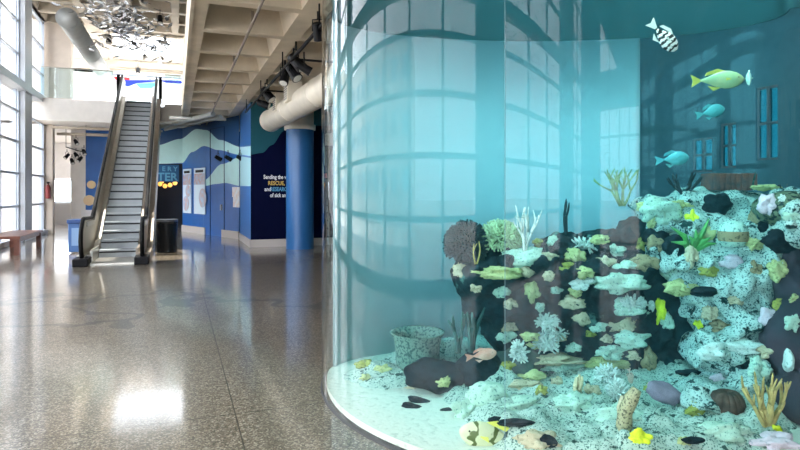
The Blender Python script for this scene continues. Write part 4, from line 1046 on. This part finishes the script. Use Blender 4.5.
branchy('finger_coral', 577, 400, 30, mat('tan finger', (.62, .50, .30), .8, var=.2, scale=18), 'upright tan finger coral on the rubble', 'coral', n=4, r=.024, depth=1, spread=.3, seed=23, wid=.3)
branchy('tube_sponge', 458, 352, 52, C['teal'], 'left teal stalk rising beside the reef overhang', 'sponge', n=2, r=.020, depth=1, spread=.25, seed=31, d=4.6, wid=.1)
branchy('tube_sponge', 472, 352, 56, C['teal'], 'right teal stalk leaning on the reef overhang', 'sponge', n=3, r=.022, depth=1, spread=.3, seed=33, d=4.58, wid=.25)
branchy('hook_coral', 780, 189, 10, black, 'small black hooked branch on the reef top at the right', 'coral', n=2, r=.010, depth=0, spread=.3, seed=36, d=4.85, wid=.9)
branchy('sea_whip', 752, 190, 22, C['teal'], 'thin upright stalk beside the rusty block', 'coral', n=1, r=.012, depth=1, spread=.2, seed=37, d=4.85, wid=.05)
# green blades with yellow tips
b = MB(); dd = hit(690, 250)-.03; base = P(691, 254, dd); rn = random.Random(5)
for k in range(7):
    a = -1.1+k*.36; h = .22+.08*math.sin(k*2); tip = base+Vector((math.sin(a)*h*CT, -math.sin(a)*h*ST-.05, math.cos(a)*h)); mid = base.lerp(tip, .5)+Vector((0, -.03, .04))
    b.tube([base, mid, tip], [.012, .022, .003], 5)
tag(b.build('sea_grass', C['green'], origin=base), 'tuft of broad green blades on the upper reef', 'plant')
lump('sponge', 692, 218, 11, 12, C['lime'], 'bright lime yellow sponge above the green blades', 'sponge', amp=.3, jag=.15)
lump('sponge', 706, 237, 18, 22, C['yellow'], 'pale yellow lobed sponge right of the green blades', 'sponge', amp=.25, jag=.1)
# rusty block
dd = 4.95; c = P(728, 182, dd); r_ = empty('rusty_block', c, 'rusty brown corrugated block standing on the reef top', 'block')
rust = mat('rusty brown', (.20, .07, .05), .8, col2=(.08, .05, .05), scale=14, bump=.4)
b = MB(); bx = Vector((CT, -ST, 0)); by = Vector((ST, CT, 0)); k = dd/F
b.obox(c, bx, by, Vector((0, 0, 1)), 22*k, .10, 8.5*k); b.build('body', rust, r_, bevel=.012)
for q in range(8):
    g = MB(); cc = c-by*.105+bx*((q-3.5)*5.6*k); g.obox(cc, bx, by, Vector((0, 0, 1)), 1.4*k, .012, 8*k); g.build('ridge', rust, r_)
# banded barrel sponge
dd = hit(733, 240)-.05; c = P(733, 246, dd); k = dd/F
b = MB(); b.lathe([(0, 0), (10*k, 0), (13*k, 6*k), (13.5*k, 14*k), (12*k, 20*k), (8*k, 24*k), (0, 25*k)], c, 24)
o = b.build('barrel_sponge', rock_mat('barrel mint', (.50, .68, .58), (.15, .28, .26), None, .45, 1.2), sm=True, origin=c); tag(o, 'rounded barrel sponge with a brown band on the upper pale mass', 'sponge')
b = MB(); b.lathe([(13.2*k, 5*k), (14*k, 8*k), (14.2*k, 13*k), (13.6*k, 15*k)], c, 24); b.build('band', C['brown'], o, sm=True)
# urn at the left (openwork sponge urn)
dd = 5.05; c = P(417.5, 366, dd); k = dd/F
prof = [(0, 0), (21*k, 0), (22*k, 8*k), (22.5*k, 20*k), (24*k, 29*k), (27*k, 33*k), (27.5*k, 34.5*k), (25*k, 34*k), (20*k, 28*k), (18*k, 10*k), (0, 6*k)]
b = MB(); b.lathe(prof, c, 40); o = b.build('stone_urn', rock_mat('mottled green stone', (.17, .27, .22), (.04, .09, .08), (.12, .2, .18), .5, 1.1, .58), sm=True, origin=c); tag(o, 'mottled green wide urn standing at the back left of the tank', 'urn')
# black slabs on the sand
for k, (x0, y0, x1, y1, lb) in enumerate(((404, 404, 427, 415, 'lower black slab lying on the sand'), (411, 398, 436, 410, 'upper black slab lying on the sand behind the other'), (441, 409, 452, 413, 'tiny black pebble right of the black slabs'), (500, 419, 530, 426, 'long black stone in the rubble beside the striped fish'), (490, 416, 503, 424, 'short black stone just above the striped fish'), (541, 435, 557, 447, 'black stone in the rubble beside the pink fish'), (684, 437, 702, 444, 'black stone at the bottom front right of the yellow sponge'), (695, 286, 716, 297, 'black lump as shade of a void in the pale mass'), (678, 370, 700, 376, 'black stone below the cave on the rubble'))):  # the lump in the pale mass is a void's shade made as black stone
    px, py = (x0+x1)/2, (y0+y1)/2; dd = hit(px, py)-.03; w = x1-x0; h = (y1-y0)
    o = lump('black_stone', px, py, w*1.25, max(7, h*.9), boulder_dark, lb, 'stone', d=dd, amp=.1, depth=.35)
    if k < 2 or k == 5: o.rotation_euler = (0, R(22), 0)
# curved tube, ball coral, purple fan
dd = hit(628, 425)-.04
pts = [P(627, 436, dd), P(624, 425, dd), P(625, 412, dd), P(631, 399, dd-.02), P(637, 389, dd-.02)]
b = MB(); b.tube(pts, [.035, .05, .045, .045, .03], 12)
o = b.build('tube_sponge', rock_mat('tan knobbly', (.50, .42, .25), (.15, .13, .08), None, .48, 1.6), sm=True, origin=pts[0]); tag(o, 'curved knobbly tan tube sponge on the front rubble', 'sponge')
b = MB(); b.tube([P(622, 424, dd+.02), P(621, 408, dd+.02), P(623, 396, dd+.02)], [.02, .028, .015], 10); b.build('side_tube', C['tan'], o, sm=True)
dd = hit(727, 408); c = P(726, 404, dd); k = dd/F
b = MB(); N_ = 16
for j in range(N_):
    a = PI*2*j/N_; pts = []
    for q in range(7):
        t = -1.2+2.4*q/6; pts.append(c+Vector((math.cos(a)*math.cos(t)*14*k, math.sin(a)*math.cos(t)*12*k, math.sin(t)*12.5*k)))
    b.tube(pts, [.018, .03, .034, .036, .034, .03, .018], 6)
o = b.build('ball_coral', mat('dark rust coral', (.085, .045, .03), .8, var=.4, scale=14), sm=True, origin=c); tag(o, 'dark brown ribbed ball coral on the right front rubble', 'coral')
o = lump('fan_coral', 664, 393, 38, 20, C['purple'], 'grey purple fan shaped coral on the rubble left of the olive cup coral', 'coral', amp=.12, depth=.3); o.rotation_euler = (0, R(25), 0)
lump('pillar_coral', 787, 360, 8, 24, C['white'], 'slim pale pillar in front of the dark plum rock', 'coral', amp=.08, depth=.8)
lump('pillar_coral', 757, 222, 9, 34, C['brown'], 'upright grey brown pillar right of the banded barrel sponge', 'coral', amp=.12, depth=.8)

# ---- fish
def fish(px, py, d, length, height, m, label, yaw=0, pitch=0, fin=None, tail=.22, roll=0, bands=None, eye=True, prof=None):
    """yaw 0: head towards photo right, 180: towards photo left; length and height in photo pixels"""
    k = d/F; Ln = length*k; H = height*k; W = H*.34
    root = empty('fish', P(px, py, d), label, 'fish')
    prof = prof or [(-.5, .10), (-.42, .16), (-.3, .40), (-.12, .80), (.05, 1.0), (.2, .97), (.33, .78), (.43, .48), (.49, .16)]
    b = MB(); n = 16; base = 0; vs = []
    for (t, r) in prof:
        for a in range(n):
            an = 2*PI*a/n; b.v.append((t*Ln*(1-tail)+tail*Ln*.5, math.sin(an)*W/2*r*(1.1 if r > .3 else .8), math.cos(an)*H/2*r))
    for q in range(len(prof)-1):
        for a in range(n):
            c_ = (a+1) % n; b.f.append((q*n+a, q*n+c_, (q+1)*n+c_, (q+1)*n+a)); b.m.append(0)
    b.f.append(tuple(range(n))); b.m.append(0); b.f.append(tuple((len(prof)-1)*n+a for a in range(n))); b.m.append(0)
    def put(mb, name, mt, sm=False):
        me_o = mb.build(name, mt, None, sm=sm); me_o.parent = root; me_o.location = (0, 0, 0); return me_o
    put(b, 'body', m, True)
    fm = fin or m; x0 = -.5*Ln*(1-tail)+tail*Ln*.5
    t = MB(); t.extrude([(x0+.02*Ln, -.003, H*.08), (x0-tail*Ln, -.003, H*.34), (x0-tail*Ln*.75, -.003, 0), (x0-tail*Ln, -.003, -H*.34), (x0+.02*Ln, -.003, -H*.08)], (0, .006, 0)); put(t, 'tail_fin', fm)
    t = MB(); t.extrude([(.18*Ln, -.003, H*.46), (.0, -.003, H*.62), (-.2*Ln, -.003, H*.44), (-.24*Ln, -.003, H*.24), (0, -.003, H*.40)], (0, .006, 0)); put(t, 'dorsal_fin', fm)
    t = MB(); t.extrude([(.05*Ln, -.003, -H*.42), (-.10*Ln, -.003, -H*.60), (-.2*Ln, -.003, -H*.30), (-.05*Ln, -.003, -H*.40)], (0, .006, 0)); put(t, 'anal_fin', fm)
    for s in (-1, 1):
        t = MB(); yy = s*W*.5; t.extrude([(.22*Ln, yy, 0), (.08*Ln, yy+s*W*.35, -.10*H), (.10*Ln, yy+s*W*.2, .05*H)], (0, 0, .004)); put(t, 'pectoral_fin', fm)
        t = MB(); cc = Vector((.36*Ln, s*W*.30, H*.10)); bm_ = [(0, -.5), (.35, -.35), (.5, 0), (.35, .35), (0, .5)]
        t.lathe([(r_*H*.11, z_*H*.11) for r_, z_ in bm_], cc, 10); put(t, 'eye', black, True)
    root.rotation_euler = (R(roll), R(-pitch), -TH+R(yaw))
    return root
def banded(name, c0, c1_, scale, axis='X', thr=.5):
    if name in MC: return MC[name]
    m, n, L = nt(name); out = n.new('ShaderNodeOutputMaterial'); b = n.new('ShaderNodeBsdfPrincipled'); L.new(b.outputs[0], out.inputs[0])
    tc = n.new('ShaderNodeTexCoord'); w = n.new('ShaderNodeTexWave'); w.bands_direction = axis; w.inputs['Scale'].default_value = scale; w.inputs['Distortion'].default_value = 3.5; w.inputs['Detail Scale'].default_value = 6
    L.new(tc.outputs['Object'], w.inputs[0]); cr = n.new('ShaderNodeValToRGB'); cr.color_ramp.elements[0].position = thr-.05; cr.color_ramp.elements[1].position = thr+.05
    cr.color_ramp.elements[0].color = (*c0, 1); cr.color_ramp.elements[1].color = (*c1_, 1); L.new(w.outputs[1], cr.inputs[0]); L.new(cr.outputs[0], b.inputs['Base Color']); b.inputs['Roughness'].default_value = .45
    MC[name] = m; return m
fish(663, 36, 4.0, 40, 17, banded('black white mottling', (.01, .01, .01), (.9, .9, .85), 9), 'black and white mottled fish diving near the top of the tank', yaw=0, pitch=-47, fin=mat('pale fin', (.7, .75, .7), .5))
fish(718, 80, 4.1, 60, 18, mat('yellow green scales', (.30, .62, .36), .4, col2=(.55, .75, .40), scale=9), 'yellow green fish swimming left of the small pale fish', yaw=10, pitch=4, fin=mat('yellow fin', (.65, .75, .15), .5), tail=.14)
fish(749, 78, 4.0, 14, 13, mat('pale aqua scales', (.5, .8, .7), .4), 'small pale square fish ahead of the yellow green fish', yaw=65, pitch=0)
fish(710, 112, 4.9, 32, 13, mat('teal scales', (.10, .40, .42), .4), 'teal fish fading into the water below the yellow green fish', yaw=5, pitch=14)
fish(672, 159, 4.6, 36, 14, mat('blue teal scales', (.08, .42, .50), .4, col2=(.15, .5, .5), scale=8), 'blue fish just above the dark branching coral', yaw=5, pitch=6)
fish(481, 355, 4.3, 32, 12, mat('rosy scales', (.62, .20, .13), .4, col2=(.70, .45, .35), scale=9), 'red fish in front of the black boulders', yaw=0, pitch=10)
fish(562, 443, 3.75, 28, 14, mat('pink scales', (.75, .35, .28), .4, col2=(.7, .5, .4), scale=8), 'pink fish low in the rubble at the bottom of the tank', yaw=180, pitch=35)
fish(494, 438, 3.62, 72, 28, banded('green cream stripes', (.10, .13, .03), (.66, .68, .42), 2.4, thr=.14), 'large cream and olive striped fish with yellow fins at the bottom of the tank', yaw=180, pitch=12, fin=mat('lemon fin', (.72, .70, .12), .5), tail=.2)
fish(735, 441, 3.75, 26, 8, mat('white scales', (.85, .88, .80), .4, col2=(.85, .82, .3), scale=10), 'small white and yellow fish resting on the front rubble', yaw=0, pitch=0)
fish(630, 376, 4.35, 16, 6, mat('tan scales', (.60, .45, .35), .4), 'tiny tan fish swimming upright in front of the dark rock', yaw=0, pitch=-80)

# ================================================================== LIGHT
w = bpy.data.worlds.new('sky'); scn.world = w; w.use_nodes = True
n = w.node_tree.nodes; L = w.node_tree.links; n.clear()
out = n.new('ShaderNodeOutputWorld'); bg = n.new('ShaderNodeBackground'); bg.inputs[0].default_value = (.88, .93, 1.0, 1); bg.inputs[1].default_value = 6.5
L.new(bg.outputs[0], out.inputs[0])
def sun(rot, e):
    l = bpy.data.lights.new('sun', 'SUN'); l.energy = e; l.angle = R(1.0); l.color = (1, .95, .86); o = bpy.data.objects.new('sun', l); COL.objects.link(o); o.rotation_euler = rot
# steep sun that falls through the added roof opening on the escalator foot
d_ = Vector((-.06, -.02, 1.0)); o_rot = d_.to_track_quat('Z', 'Y').to_euler(); sun(o_rot, 9)
def portal(loc, rot, sx, sy):
    l = bpy.data.lights.new('window_portal', 'AREA'); l.shape = 'RECTANGLE'; l.size = sx; l.size_y = sy; l.cycles.is_portal = True
    o = bpy.data.objects.new('window_portal', l); COL.objects.link(o); o.location = loc; o.rotation_euler = rot
portal((XL-.1, 7, 4.1), (0, R(-90), 0), 8.2, 38)
portal((-.6, YB-.3, 4.1), (R(90), 0, 0), 4.2, 8.2)
portal((-.3, YF+.3, 6.4), (R(-90), 0, 0), 5.8, 2.7)
def lamp(loc, e, ang):
    l = bpy.data.lights.new('tank_lamp', 'SPOT'); l.energy = e; l.spot_size = R(ang); l.spot_blend = .6; l.shadow_soft_size = .09; l.color = (1.0, .95, .86)
    o = bpy.data.objects.new('tank_lamp', l); COL.objects.link(o); o.location = loc
for (l_, d_2, e) in ((.4, 4.2, 80), (1.2, 3.7, 66), (1.9, 3.7, 66), (2.6, 4.2, 76)):
    p = LD(l_, d_2, 4.0); lamp(p, e, 130)

vs_ = scn.view_settings; vs_.view_transform = 'Standard'; vs_.look = 'None'; vs_.gamma = 1; vs_.exposure = .62; vs_.use_curve_mapping = False
cy = scn.cycles
cy.max_bounces = 9; cy.diffuse_bounces = 4; cy.glossy_bounces = 4; cy.transparent_max_bounces = 24; cy.volume_bounces = 1; cy.transmission_bounces = 4
cy.caustics_reflective = False; cy.caustics_refractive = False; cy.sample_clamp_indirect = 6; cy.use_denoising = True
cy.use_adaptive_sampling = False
